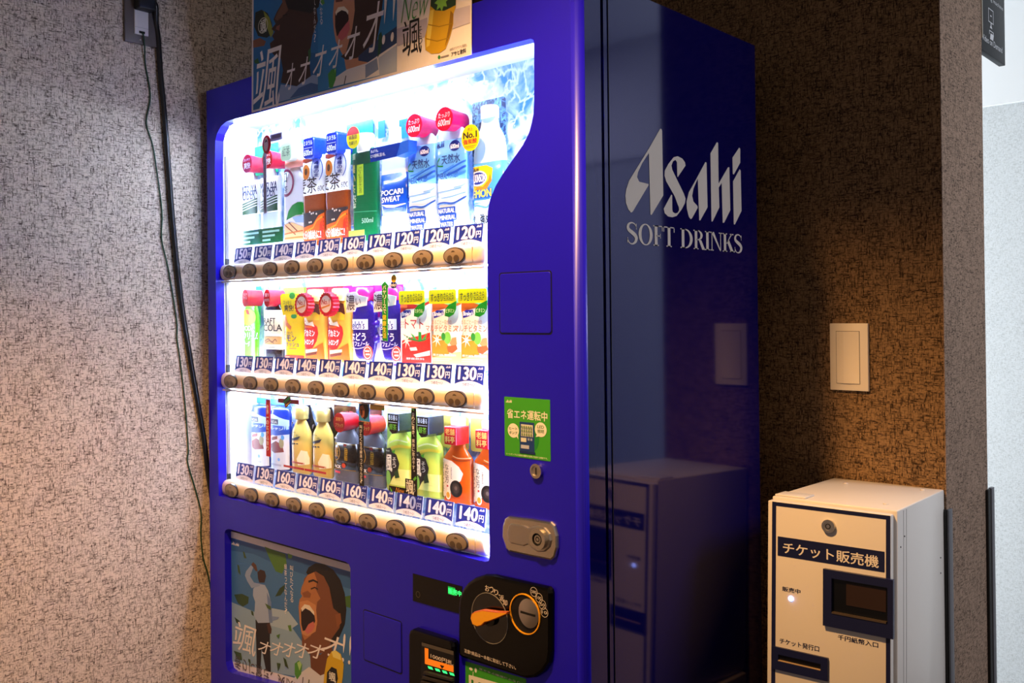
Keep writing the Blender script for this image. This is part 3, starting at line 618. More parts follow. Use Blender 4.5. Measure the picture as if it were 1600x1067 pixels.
# --- top shelf 1, 2: clear cider bottles
b = prod('cider_bottle', 0, 1, 'clear cider bottle with red cap disc, leftmost on the top shelf', group='cider bottles')
card(b, R((-0.1136,0.1992,-0.0126,0.2726))[0], plastic('17b487'))
body(b, BOTTLE, CLEAR); fn = wrapf(.038, .019)
x0, z0, x1, z1 = (-0.0438,0.1442,0.0483,0.1689)
c0, d0, c1, d1 = (-0.0309,0.1327,0.0419,0.1557)
g0, h0, g1, h1 = (-0.0379,0.0986,0.0584,0.1268)
band(b, h0 - .004, z1 + .012, .0381, mat('white_label', 'fbfcff', .4))
its = [(T('MITSUYA', (-.036, z0, .036, z1), .02, .1), '0a2a7e'), (T('CIDER', (-.026, d0, .030, d1), .02, .1), '0a2a7e'), (PL([(-.037, h0 - .002), (.037, h0 - .002), (.037, h1 + .008), (-.037, h1 - .004)]), '056a2c')]
for k in range(3): its.append((LN([(-.037, h1 - .009 - .0065 * k), (.037 , h1 + .003 - .0065 * k)], .0022), 'ffffff'))
printing('printing', b, its, fn=fn)
c = [(0.0364,0.2168)][0]
cap_disc(b, c, .0215, .0225, .052, .100, plastic('d51f35'), plastic('d42a5e'), [(T('スッキリ', (c[0] - .015, c[1] + .006, c[0] + .012, c[1] + .013), .01), 'ffffff'), (T('爽快', (c[0] - .014, c[1] - .013, c[0] + .014, c[1] + .003), .03), 'ffffff')])
q = (-0.0069,0.0172,0.087,0.0531)
fc = MB().prism(R(q)[0], flat(.060), flat(.061), plastic('068a58')).build('foot_card', b)
w = q[2] - q[0]; h = q[3] - q[1]
printing('lettering', fc, [(R((q[0] + w * .08, q[1] + h * (.70 - .28 * k), q[0] + w * (.85 - .2 * k), q[1] + h * (.84 - .28 * k))), 'c9f2e2') for k in range(3)], flat(.060))
copy_thing(b, 0, 2, 'clear cider bottle behind the grey promotional strip on the top shelf')
# --- 3: pale tea with magenta ring
b = prod('tea_bottle', 0, 3, 'white black-tea bottle with magenta ring and green leaf on the top shelf')
body(b, [(0, .034), (.006, .038), (.13, .038), (.16, .035), (.186, .022), (.196, .0165), (.218, .016)], plastic('f7f3f6')); fn = wrapf(.038, .019)
q = (-0.0452,0.1925,0.0288,0.2152); band(b, q[1], q[3], .0345, plastic('f3b5a8'), 'shoulder_band')
c = [(-0.0344,0.1581)][0]
printing('printing', b, [(RING(c[0] + .009, c[1], .032, .033, .0065), 'a8106a'), (T('和', (-0.0545,0.1585,-0.0228,0.1844), .01), '2a4a5a'), (T('紅茶', (-0.055,0.1342,-0.0203,0.1518)), '2a4a5a'),
    (PL([(-0.0263,0.0691),(-0.0166,0.0904),(-0.0007,0.1035),(0.0206,0.109),(0.0587,0.1064),(0.0549,0.0784),(0.0131,0.0785),(-0.0083,0.0732)]), '1f9a3f'), (PL([(-0.0011,0.0738),(0.0549,0.0784),(0.0546,0.0582),(0.0129,0.0613)]), 'b7c9e6'),
    (PL([(-0.0446,0.0592),(-0.0013,0.0623),(0.051,0.0463),(0.054,0.0177),(-0.0415,0.0215)]), 'f2cba2')] + [(LN([(-0.0373,0.0608),(0.0124,0.0326)], .003), 'b86a3c'), (LN([(-0.0156,0.0634),(0.0196,0.0403)], .003), '9a5a34'), (LN([(-0.0413,0.0361),(0.0405,0.0409)], .003), 'd88a4e'), (LN([(-0.0451,0.0259),(0.0472,0.0262)], .004), 'e09c58')], fn=fn)
q = (-0.0206,0.2069,0.0216,0.2491)
o = MB().prism(RR(q, .010), flat(.06), flat(.095), plastic('b9c9b0'), side=plastic('dfe6da')).build('cap', b)
printing('cap_print', o, [(T('低糖', (q[0] + .006, q[1] + .034, q[2] - .006, q[3] - .012), .01), '3f5a48'), (T('紅茶', (q[0] + .006, q[1] + .010, q[2] - .006, q[1] + .030), .01), '3f5a48')], flat(.06))
# --- 4, 5: barley tea with blue caps
b = prod('barley_tea_bottle', 0, 4, 'barley tea bottle with blue cap, left one of the pair on the top shelf', group='barley tea bottles')
q = (-0.0444,0.1205,0.0437,0.2097); q2 = (-0.0337,0.0108,0.0552,0.0893)
body(b, [(0, .036), (.004, .0385), (.05, .0385), (.06, .037), (.075, .0355), (.092, .0375), (.1, .0385), (q[3] - .01, .0385), (q[3] + .004, .033), (q[3] + .012, .018), (.225, .0165)], plastic('b0672c'), 2.6); fn = wrapf(.0387, .0193, 2.6)
band(b, q[1], q[3], .0390, mat('white_label', 'fbfcff'), power=2.6); fn = wrapf(.0390, .0195, 2.6)
its = [(ER((-0.0398,0.1571,-0.0094,0.1929)), 'f0a531'), (PL([(-0.0445,0.2065),(-0.0086,0.207),(0.0082,0.2002),(-0.0225,0.1957),(-0.0446,0.2004)]), 'c0622a'), (EL(*[(-0.0241,0.1757)][0], .006, .008), '8a5a1e'),
       (TV('4種の麦', (0.0075,0.159,0.0257,0.197), .02), '2456b8'), (RING(*[(0.018,0.1774)][0], .021, .029, .0022, 24, 1.9, 4.3), '5f86cf'), (RING(*[(0.018,0.1774)][0], .021, .029, .0022, 24, -1.1, 1.1), '5f86cf'),
       (T('麦茶', (-0.0605,0.1238,0.0185,0.1617), .01), '5a2c22'), (T('600', (0.0214,0.1261,0.0438,0.1387)), '6a6060'),
       (PL([(-0.0366,0.0794),(0.0563,0.0838),(0.0558,0.0483),(-0.0112,0.029),(-0.0346,0.0264)]), '5c4a46'), (PL([(-0.0343,0.0467),(0.0027,0.0522),(0.0231,0.0706),(0.0562,0.0806),(0.0585,0.0106),(-0.0348,0.0142)]), 'e88124'), (PL([(0.0223,0.0148),(0.0295,0.0542),(0.0496,0.0725),(0.0594,0.0717),(0.0585,0.0106)]), 'e2503a'), (LN([(-0.0283,0.0362),(0.0026,0.0441),(0.0162,0.0592),(0.0363,0.0676)], .004), 'f7b64d')]
its += [(EL(x, z, .0028, .0022), 'fff1de') for x, z in [(-0.0091,0.0812),(-0.0024,0.0767),(0.0044,0.0777),(0.0165,0.0752),(-0.0108,0.0572),(-0.004,0.0575)]]
its.append((T('水分補給に!', (-0.0469,0.0181,0.033,0.0386), .03), 'fff6ec')); printing('printing', b, its, fn=fn)
q = (-0.0039,0.2005,0.037,0.249)
o = MB().prism(RR(q, .008), flat(.055), flat(.098), plastic('1c46bd'), side=plastic('2f5fd0'), bev=.003).build('cap', b)
w = q[2] - q[0]; h = q[3] - q[1]
printing('cap_print', o, [(T('ミネラル', (q[0] + w * .1, q[1] + h * .60, q[0] + w * .9, q[1] + h * .82), .02), 'ffffff'), (R((q[0] + w * .1, q[1] + h * .47, q[0] + w * .9, q[1] + h * .485)), 'ffffff'), (T('600ml', (q[0] + w * .1, q[1] + h * .12, q[0] + w * .9, q[1] + h * .40), .02), 'ffffff')], flat(.055))
copy_thing(b, 0, 5, 'barley tea bottle with blue cap, right one of the pair, beside the green tea')
# --- 6: deep green tea
b = prod('green_tea_bottle', 0, 6, 'dark green tea bottle with red and yellow round badge on the top shelf')
card(b, R((-0.1053,0.1827,-0.0114,0.2751))[0], plastic('12a286'))
q = (-0.0505,0.0289,0.05,0.1931); TEAL = plastic('0f8a5f')
body(b, [(0, .036), (.004, .039), (.024, .039), (.026, .038), (.034, .038), (.036, .039), (q[3] - .012, .039), (q[3], .036), (q[3] + .012, .0225), (q[3] + .022, .0185), (q[3] + .03, .018)], TEAL, 2.4)
fn = wrapf(.0395, .01975, 2.4)
printing('printing', b, [(R((-0.053,0.1699,0.0544,0.1946)), '0b6f4e'), (T('伊藤園', (-0.0737,0.1824,-0.0277,0.1959), .01), 'd9e6c8'), (TV('濃い茶', (-0.0508,0.1074,-0.0276,0.1732), .01), 'd8d38a'), (TV('お〜いお茶', (-0.0377,0.0756,-0.0255,0.1055), .01), 'f0f4e0'),
    (R((-0.0216,0.1027,0.0011,0.1699)), 'c6e04a'), (TV('ガレート型カテキン2倍', (-0.0154,0.1071,-0.0038,0.1652)), '2f6a34'), (LN([(-0.0613,0.0686),(0.0505,0.0642)], .0012), '6fc7a4'), (T('500ml', (-0.0058,0.041,0.0321,0.0516), .01), 'c7e8d8')], fn=fn)
q = (-0.0309,0.012,0.0224,0.0249); fc = MB().prism(R(q)[0], flat(.06), flat(.061), plastic('d3e38f')).build('foot_card', b)
o = MB().lathe([(.196, .021), (.198, .0225), (.232, .0225), (.236, .019)], WHITE, .8, 28).build('cap', b)
c = [(-0.0103,0.2261)][0]; bd = MB().cyl_y(c[0], c[1], .0225, .024, flat(.058), flat(.059), plastic('e9dc3f')).build('badge', b)
printing('lettering', bd, [(EL(c[0], c[1], .0225, .024, 20, .25, math.pi - .25), 'c8232b'), (T('体脂肪', (c[0] - .015, c[1] - .004, c[0] + .015, c[1] + .006), .03), '7a2a1e'), (T('を減らす', (c[0] - .013, c[1] - .016, c[0] + .014, c[1] - .007), .03), '2a2a1e')], flat(.058))
# --- 7: white and blue sports drink
b = prod('sports_drink_bottle', 0, 7, 'white sports drink bottle with blue label and slanted blue banner on the top shelf')
for s in ((-0.09,0.2288,-0.0673,0.2667), (-0.0203,0.2186,0.0071,0.2591)): card(b, R(s)[0], plastic('3f8fd8'))
q = (-0.0456,0.0516,0.0431,0.1383)
body(b, [(0, .036), (.004, .039), (.15, .039), (.172, .037), (.19, .027), (.2, .019), (.235, .018)], plastic('f4f8fd'), 2.4); fn = wrapf(.0396, .0198, 2.4)
band(b, q[1], q[3], .0394, plastic('1a6fd0'), power=2.4)
printing('printing', b, [(T('POCARI', (-.039, q[1] + .042, .033, q[1] + .0535), .045), 'ffffff'), (T('SWEAT', (-.037, q[1] + .0275, .024, q[1] + .039), .045), 'ffffff'),
    (PL([(-.039, q[1] + .024), (-.02, q[1] + .0165), (.005, q[1] + .0145), (.039, q[1] + .0195), (.039, q[1] + .0215), (.01, q[1] + .020), (-.015, q[1] + .022)]), 'ffffff')] + [(R((-.034, q[1] + .0035 + .0028 * k, .032, q[1] + .0045 + .0028 * k)), 'a9d0f4') for k in range(4)], fn=fn)
ba_ = [(-0.0466,0.1934),(0.0508,0.1946),(0.038,0.1666),(-0.0452,0.1646)]
o = MB().prism(ba_, flat(.055), flat(.0565), plastic('1553b4')).prism([ba_[1], (ba_[1][0] + .026, ba_[1][1] + .002), (ba_[1][0] + .026, ba_[1][1] - .022), (ba_[2][0], ba_[2][1])], flat(.0558), flat(.080), plastic('4f8be0')).build('banner', b)
x, z = ba_[0]; printing('lettering', o, [(T('水よりも、', (x + .003, z - .010, x + .028, z - .003), .02), 'ffffff'), (T('ヒトの身体に近い水。', (x + .003, z - .0205, x + .050, z - .0125), .02), 'ffffff')], flat(.055))
# --- 8, 9: mineral water
b = prod('water_bottle', 0, 9, 'mineral water bottle with pink cap disc, right one of the pair on the top shelf', group='mineral water bottles')
q = (-0.0443,0.1049,0.0466,0.1861); WATER = mat('water_bottle_plastic', 'cfe6fa', .12, coat=.4)
body(b, [(0, .035), (.005, .0385), (.05, .0385), (.058, .036), (.066, .0385), (.082, .0375), (.09, .039), (q[3], .039), (q[3] + .014, .034), (q[3] + .03, .019), (.235, .017)], WATER, 2.5); fn = wrapf(.0396, .0198, 2.5)
band(b, q[1], q[3], .0393, plastic('8cc4f0'), power=2.5)
def sw(p, w, c): return (LN([v[:2] for v in spline([(a, b_, 0) for a, b_ in p], 5)], w), c)
its = [(LG((-0.0411,0.1724,-0.0162,0.1864)), '1c3f9c'), (ER((-0.0016,0.1624,0.0285,0.1833)), '173f9f'), (T('600ml', (0.0013,0.167,0.0255,0.1765), .03), 'ffffff'), (T('天然水', (-0.0247,0.1385,0.0281,0.1577), .015), '2a4aa0'),
    (LN([(-0.0414,0.1695),(-0.0424,0.1299)], .0022), '2a3550'), sw([(-0.03,0.1526),(-0.0407,0.1423),(-0.0344,0.1373),(-0.0198,0.1356)], .003, '1f9a5a'), (EL(*[(-0.0422,0.1443)][0], .003, .004), 'd8402f'), (T('MINERAL WATER', (-0.041,0.1097,0.0217,0.1222), .02), '2a55ac')]
its += [sw([(-0.02,0.122),(0.0058,0.1298),(0.0311,0.1375),(0.0486,0.1424)], .0035, '3f86d8'), sw([(-0.0098,0.1166),(0.0158,0.1216),(0.036,0.1281),(0.0484,0.132)], .0045, '2f74cc'), sw([(0.0106,0.113),(0.0308,0.1164),(0.0483,0.1215)], .005, '5a9fe4'), sw([(-0.0304,0.1268),(-0.0096,0.1287),(0.011,0.1356)], .002, '5a9fe4'),
    sw([(-0.0498,0.0601),(-0.0209,0.063),(0.0099,0.0603),(0.0441,0.0713)], .0035, '3f6fb8'), sw([(-0.0415,0.0847),(-0.0102,0.0853),(0.0304,0.0884)], .0018, '8fb8dc'), sw([(-0.0259,0.0724),(0.0101,0.0744),(0.0452,0.0799)], .0018, '8fb8dc'), sw([(-0.047,0.0707),(-0.0311,0.0765)], .002, '9cc4e4'),
    sw([(0.0103,0.0904),(0.0305,0.0919),(0.0405,0.0961)], .0025, 'a9cdea')]
q = (-0.0536,0.0129,0.0041,0.0532)
for k, t in enumerate(('NATURAL', 'MINERAL', 'WATER')):
    h = (q[3] - q[1]) / 3; w = (.046, .046, .036)[k]; zz = q[3] - h * (k + 1)
    its += [(R((-.036 + .003 * k, zz + .0006, -.036 + .003 * k + w + .004, zz + h + .0004)), '2468b8'), (T(t, (-.034 + .003 * k, zz + h * .17, -.034 + .003 * k + w, zz + h * .83), .02), 'ffffff')]
printing('printing', b, its, fn=fn)
c = [(0.0103,0.2216)][0]
cap_disc(b, c, .0245, .0235, .052, .102, plastic('e0205e'), plastic('dc1f78'), [(T('たっぷり', (c[0] - .017, c[1] + .003, c[0] + .016, c[1] + .013), .01, .2), 'fff0f4'), (T('600ml', (c[0] - .018, c[1] - .013, c[0] + .018, c[1] + .000), .02, .2), 'fff0f4')])
copy_thing(b, 0, 8, 'mineral water bottle with pink cap disc, left one of the pair, beside the sports drink')
# --- 10: lemon sparkling water
b = prod('sparkling_water_bottle', 0, 10, 'sparkling lemon water bottle before a dark splash card, rightmost on the top shelf')
DK = mat('splash_print', '12305a', .4)
def splash():
    m = bpy.data.materials.new('splash_card_print'); m.use_nodes = True; nt = m.node_tree; p_ = nt.nodes['Principled BSDF']; tc = N(nt, 'ShaderNodeTexCoord'); no = N(nt, 'ShaderNodeTexNoise'); no.inputs['Scale'].default_value = 90; no.inputs['Detail'].default_value = 5; no.inputs['Distortion'].default_value = 1.2
    nt.links.new(tc.outputs['Object'], no.inputs['Vector']); r_ = N(nt, 'ShaderNodeValToRGB'); r_.color_ramp.elements[0].position = .42; r_.color_ramp.elements[0].color = (*lin('0d2a58'), 1); r_.color_ramp.elements[1].position = .66; r_.color_ramp.elements[1].color = (*lin('8fd0f4'), 1)
    nt.links.new(no.outputs[0], r_.inputs[0]); nt.links.new(r_.outputs[0], p_.inputs['Base Color']); return m
q = (-0.0758,0.1265,0.0138,0.2595); card(b, RR(q, .006), splash())
q = (-0.0496,0.0534,0.0433,0.1298)
body(b, [(0, .035), (.005, .0385), (.045, .0385), (.06, .036), (.07, .0385), (q[3], .0385), (q[3] + .02, .038), (q[3] + .045, .034), (q[3] + .065, .024), (q[3] + .085, .0195), (q[3] + .10, .018)], plastic('d9ecf6')); fn = wrapf(.0392, .0196)
MB().lathe([(q[3] + .085, .0195), (q[3] + .105, .0195), (q[3] + .108, .017)], WHITE, .8, 24).build('cap', b)
band(b, q[1], q[3], .0389, plastic('74bdea'))
printing('printing', b, [(PL([(-0.0458,0.1241),(-0.0023,0.1243),(0.0141,0.1173),(0.0115,0.0972),(-0.0029,0.0816),(-0.0246,0.0751),(-0.0464,0.0789)]), 'f2dc2c'), (PL([(-0.0463,0.0894),(-0.0124,0.0842),(0.002,0.0948),(0.0069,0.1079),(0.0114,0.0938),(-0.003,0.0782),(-0.0246,0.0751),(-0.0464,0.0789)]), 'f0a43a'), (ER((-0.0508,0.0862,-0.001,0.116)), 'f6f8fb'), (ER((-0.0479,0.0892,-0.0038,0.1129)), '1d4aa8'),
    (T('WILKINSON', (-0.048,0.0935,-0.0056,0.1091), .03), 'ffffff'), (LG((-0.0399,0.1139,-0.0226,0.1235)), '1c2a4a'), (R((-0.0533,0.0617,0.0119,0.0789)), '2d7cc4'), (T('LEMON', (-0.0503,0.0639,0.0101,0.0793), .04), 'f4ea5a'), sw([(-0.0467,0.0616),(-0.0224,0.0601),(0.0062,0.0602)], .003, '5f9fd0'), sw([(-0.0468,0.0476),(-0.0273,0.0494),(-0.0034,0.044),(0.0061,0.05)], .0035, '7fb4dc'), (T('刺激、強め。', (-0.0599,0.0104,0.0112,0.033), .03), '20283a')], fn=fn)
c = [(-0.0231,0.1763)][0]; bd = MB().prism(EL(c[0], c[1], .0235, .0255)[0], flat(.055), flat(.056), plastic('f2e51c')).build('badge', b)
printing('lettering', bd, [(T('売上', (c[0] - .007, c[1] + .013, c[0] + .007, c[1] + .019), .01), '3a3010'), (T('No.1', (c[0] - .019, c[1] - .001, c[0] + .018, c[1] + .012), .05), '2a2410'), (T('強炭酸', (c[0] - .019, c[1] - .012, c[0] + .018, c[1] - .002), .04), 'c8331e'), (R((c[0] - .016, c[1] - .0165, c[0] + .014, c[1] - .0155)), '8a7a20'), (R((c[0] - .012, c[1] - .0195, c[0] + .010, c[1] - .0187)), '8a7a20')], flat(.055))

# --- middle shelf
b = prod('cream_soda_bottle', 1, 1, 'bright green melon cream soda bottle, leftmost on the middle shelf')
body(b, [(0, .026), (.006, .029), (.06, .030), (.085, .031), (.11, .030), (.13, .024), (.145, .015), (.165, .0145)], plastic('8fdc4a')); fn = wrapf(.031, .0155)
card(b, R((-0.0921,0.0836,-0.0052,0.183))[0], plastic('45c88c'))
printing('printing', b, [(ER((-0.0399,0.0842,0.0291,0.1259)), 'b9e84a'), (ER((-0.0357,0.0891,-0.0007,0.1175)), 'f4ee5a'), (PL([(-0.0185,0.124),(-0.0032,0.1239),(0.0026,0.1106),(-0.0113,0.1124)]), 'd8322a'), (T('SODA', (-0.0301,0.0711,0.02,0.0835), .03), 'eefbe8'), (T('クリーム', (-0.0303,0.0477,0.0416,0.0681), .10), '0d7a52'), (T('ソーダ', (-0.0282,0.0307,0.0032,0.0458), .10), '0d7a52'), (T('クリーム', (-0.0285,0.049,0.0405,0.0675), .03), 'ffffff'), (T('ソーダ', (-0.027,0.032,0.002,0.0448), .03), 'ffffff')]
    + [(EL(x, z, .003, .003), 'd4f6dc') for x, z in [(0.0209,0.1302),(0.0429,0.1365),(0.0444,0.1185),(0.0412,0.1012)]], fn=fn)
c = [(0.0191,0.1525)][0]; o = cap_disc(b, c, .0135, .021, .055, .100, plastic('d8232f'), plastic('c01f38'), [(T('バニラ', (c[0] - .009, c[1] + .006, c[0] + .009, c[1] + .012)), 'ffd9dc'), (T('アイス', (c[0] - .009, c[1] - .003, c[0] + .009, c[1] + .004)), 'ffd9dc')], back=.95)
b = prod('cola_bottle', 1, 2, 'dark cola bottle with cream label and red cap on the middle shelf')
q = (-0.0465,0.0268,0.0449,0.1217); body(b, [(0, .034), (.005, .0365), (.105, .0365), (.122, .034), (.135, .024), (.146, .0155), (.165, .015)], plastic('3a1c16')); fn = wrapf(.0372, .0186)
band(b, q[1], q[3], .0368, mat('cream_label', 'efdcb8', .5)); 
printing('printing', b, [(T('CRAFT', (-0.0527,0.0882,0.0162,0.1032), .02), '33241a'), (T('-COLA', (-0.047,0.0704,0.0405,0.0875), .02), '33241a'), (R((-0.0358,0.0381,0.0423,0.057)), 'd9b27a'), sw([(-0.0313,0.0461),(-0.014,0.0514),(0.0002,0.0439),(0.0145,0.0508),(0.0212,0.0455)], .003, '9a6a3a'), sw([(-0.0285,0.0422),(-0.0083,0.0473),(0.0087,0.0411)], .002, '9a6a3a'), (R((-0.0316,0.0302,0.0198,0.0318)), '7a6248'), (R((-0.034,0.065,0.0371,0.0655)), 'b59a72'), (LG((-0.044,0.1237,-0.0256,0.1337)), 'e9e0d8')], fn=fn)
c = [(0.0148,0.1507)][0]; cap_disc(b, c, .0135, .021, .055, .100, plastic('cf1f33'), plastic('c83a58'), [(T('香り', (c[0] - .008, c[1] + .003, c[0] + .008, c[1] + .012), .02), 'ffd9dc'), (T('ひろがる', (c[0] - .010, c[1] - .008, c[0] + .010, c[1] - .001), .02), 'ffd9dc')], back=.95)
b = prod('lemon_squash_bottle', 1, 3, 'yellow lemon squash bottle with green top card on the middle shelf')
card(b, R((-0.0941,0.1249,0.0018,0.1764))[0], plastic('8fd65a'))
body(b, [(0, .035), (.004, .0365), (.11, .0365), (.125, .034), (.145, .028), (.155, .024)], plastic('f6d93a'), 2.6); fn = wrapf(.037, .0185, 2.6)
printing('printing', b, [(EL(*[(0.0035,0.1063)][0], .012, .0055), '2f9a4a'), (PL([(-0.0384,0.1065),(-0.0302,0.1065),(-0.026,0.0939),(-0.006,0.0813),(-0.0116,0.0735),(-0.0305,0.0844),(-0.0417,0.0717)]), 'd8862a'), (T('こだわり', (-0.0417,0.062,-0.0025,0.0705), .01), '3a4a6a'), (T('レモン', (-0.0474,0.0472,0.0123,0.0616), .03), '2a3f8f'), (T('スカッシュ', (-0.0476,0.0337,0.0238,0.0457), .03), '2a3f8f'), (R((-0.0176,0.0279,0.0147,0.0311)), 'e89a3a'), (R((-0.0648,0.0015,0.046,0.0143)), 'e2552a'), (T('しっかり', (-0.0426,0.0029,-0.0153,0.0117), .02), 'ffd9a8')], fn=fn)
q = [(-0.0259,0.1551),(-0.0177,0.1596),(0.07,0.1577),(0.0694,0.1152),(0.038,0.1109),(-0.0157,0.1097),(-0.0225,0.1285)]; o = MB().prism(q, flat(.06), flat(.062), plastic('f4e02c')).build('collar_card', b)
printing('lettering', o, [(EL(*[(0.0227,0.1544)][0], .012, .0075), '2f9a3a'), (T('スッキリ', (-0.0141,0.1335,0.0181,0.1439), .01), '4a4a1e'), (T('爽快!', (-0.0099,0.118,0.0286,0.1339), .03), '2a2a1e')], flat(.06))
b = prod('energy_drink_bottle', 1, 4, 'orange and red energy drink bottle, left one of the pair, beside lemon squash', group='energy drink bottles')
card(b, R((-0.0874,0.0008,0.0044,0.1751))[0], plastic('d8284a'))
body(b, [(0, .034), (.004, .0375), (.10, .0375), (.118, .036), (.132, .028), (.140, .0205), (.168, .020)], plastic('f2c66a')); fn = wrapf(.038, .019)
MB().lathe([(.140, .0215), (.166, .0215), (.168, .018)], plastic('f3e2a4'), .8, 24).build('cap', b)
printing('printing', b, [(PL([(-0.0352,0.1245),(-0.0039,0.1379),(0.0216,0.133),(0.0263,0.1103),(-0.0043,0.1059),(-0.0328,0.1091)]), '7a3a20'), (PL([(-0.0354,0.1107),(-0.0145,0.1151),(-0.0043,0.1089),(0.0111,0.1149),(0.0237,0.1088),(0.0236,0.0967),(-0.0356,0.0968)]), 'f2d23a'),
    (PL([(-0.0408,0.0984),(-0.0329,0.0999),(-0.0252,0.0907),(0.0006,0.0891),(0.0157,0.0816),(0.0196,0.0664),(0.0127,0.0482),(-0.0028,0.0328),(-0.021,0.0288),(-0.0365,0.0353)]), 'd8321e'), (PL([(-0.0408,0.103),(-0.0277,0.1029),(-0.0175,0.0907),(-0.0019,0.0937),(0.0056,0.0815),(-0.0124,0.0845),(-0.0295,0.0861),(-0.0383,0.0937)]), 'fff2e0'), (T('ドデカミン', (-0.0507,0.0587,0.0062,0.0758), .08), 'ffffff'), (T('ストロング', (-0.0478,0.0396,0.0029,0.0536), .08), 'ffffff'), (R((-0.0358,0.0791,-0.0047,0.0839)), 'f08a2a'),
    (PL([(-0.0366,0.0322),(-0.0055,0.0291),(0.0354,0.0455),(0.0398,0.0065),(-0.0343,0.0045)]), 'f0862a'), (PL([(-0.0314,0.0286),(0.015,0.0316),(0.0149,0.0255),(-0.0305,0.02)]), 'f6e6c0'), (PL([(-0.0305,0.02),(0.0149,0.0255),(0.0123,0.0185),(-0.029,0.0133)]), '8a4a2a')], fn=fn)
c = [(-0.0096,0.1328)][0]; o = MB().prism(STAR(c[0], c[1], .0245, .0275, 20)[0], flat(.052), flat(.070), plastic('d9243a'), side=plastic('d0284e')).build('badge', b)
printing('lettering', o, [(EL(c[0], c[1], .019, .019), 'f3e4e0'), (T('No.1', (c[0] - .016, c[1] - .001, c[0] + .014, c[1] + .011), .04, .1), 'c81f2e'), (PL([(c[0] - .017, c[1] - .011), (c[0] + .015, c[1] - .004), (c[0] + .015, c[1] + .000), (c[0] - .017, c[1] - .007)]), 'e2a23a')], flat(.052))
copy_thing(b, 1, 5, 'orange and red energy drink bottle, right one of the pair, beside grape juice')
b = prod('grape_juice_bottle', 1, 6, 'purple grape juice bottle, left one of the pair on the middle shelf', group='grape juice bottles')
card(b, R((-0.1136,-0.0008,-0.0014,0.1728))[0], plastic('f3e3f2')); MB().prism(R((-0.1125,0.1028,0.0011,0.1728))[0], flat(.1125), flat(.1135), plastic('c42aa0')).build('top_card', b)
MB().lathe([(.138, .022), (.166, .022), (.168, .018)], plastic('e03a86'), .8, 24).build('cap', b)
body(b, [(0, .026), (.02, .030), (.045, .035), (.08, .0365), (.112, .037), (.128, .032), (.140, .021)], plastic('46269a')); fn = wrapf(.0375, .01875)
its = [(R((-0.0462,0.0762,0.0198,0.0988)), 'f2f0fa'), (T("Welch's", (-0.0582,0.0773,0.0085,0.0948), .03), '2a2f9a'), (T('ぶどう', (-0.0467,0.0516,0.0119,0.0692), .04), 'f3eefb'), (T('ポリフェノール', (-0.0469,0.0398,0.0203,0.0509), .04), 'f3eefb'), sw([(-0.0374,0.0358),(-0.0131,0.0344),(0.0156,0.0403),(0.0227,0.0464)], .0015, 'e9e4f8')]
printing('printing', b, its, fn=fn)
for i, (x, z) in enumerate([(0.0248,0.0793),(0.0343,0.0882),(0.0293,0.0645),(0.0362,0.0557),(0.0252,0.1031),(-0.0019,0.0283),(-0.009,0.0356),(0.0149,0.045)]):
    MB().lathe([(-.0095, .002), (-.007, .0067), (0, .0098), (.007, .0067), (.0095, .002)], plastic('5a2fb0'), 1.0, 14).build('grape', b, (x, flat(.088), z))
c = [(0.0288,0.0265)][0]; bd = MB().cyl_y(c[0], c[1], .0155, .0155, flat(.068), flat(.070), plastic('ec7a5e')).build('badge', b)
printing('lettering', bd, [(RING(c[0], c[1], .013, .013, .0016), 'ffffff'), (R((c[0] - .008, c[1] + .002, c[0] + .007, c[1] + .005)), 'ffffff'), (R((c[0] - .006, c[1] - .005, c[0] + .008, c[1] - .002)), 'ffffff')], flat(.068))
q = [(-0.0266,0.1531),(-0.0193,0.1568),(0.0071,0.1583),(0.0141,0.1507),(0.0445,0.1457),(0.0419,0.1281),(0.0066,0.1241),(0.0017,0.1153),(-0.0272,0.1131)]; o = MB().prism(q, flat(.055), flat(.057), WHITE).build('collar_card', b)
printing('lettering', o, [(T('濃', (-0.0257,0.1182,0.0027,0.1516), .01), '5a2a5a'), (T('い', (0.006,0.1293,0.0237,0.1435), .01), '5a2a5a')], flat(.055))
copy_thing(b, 1, 7, 'purple grape juice bottle behind the green arrow strip on the middle shelf')
def juice(col, label, main, tagcol, items, crop_boxes, group=None):
    b = prod('juice_carton', 1, col, label, 'juice carton', group)
    MB().rbox(-.0405, .0405, -.018, .012, 0, .140, plastic(main), .0015).build('carton', b); printing('printing', b, items, -.018)
    return b
CY = .079
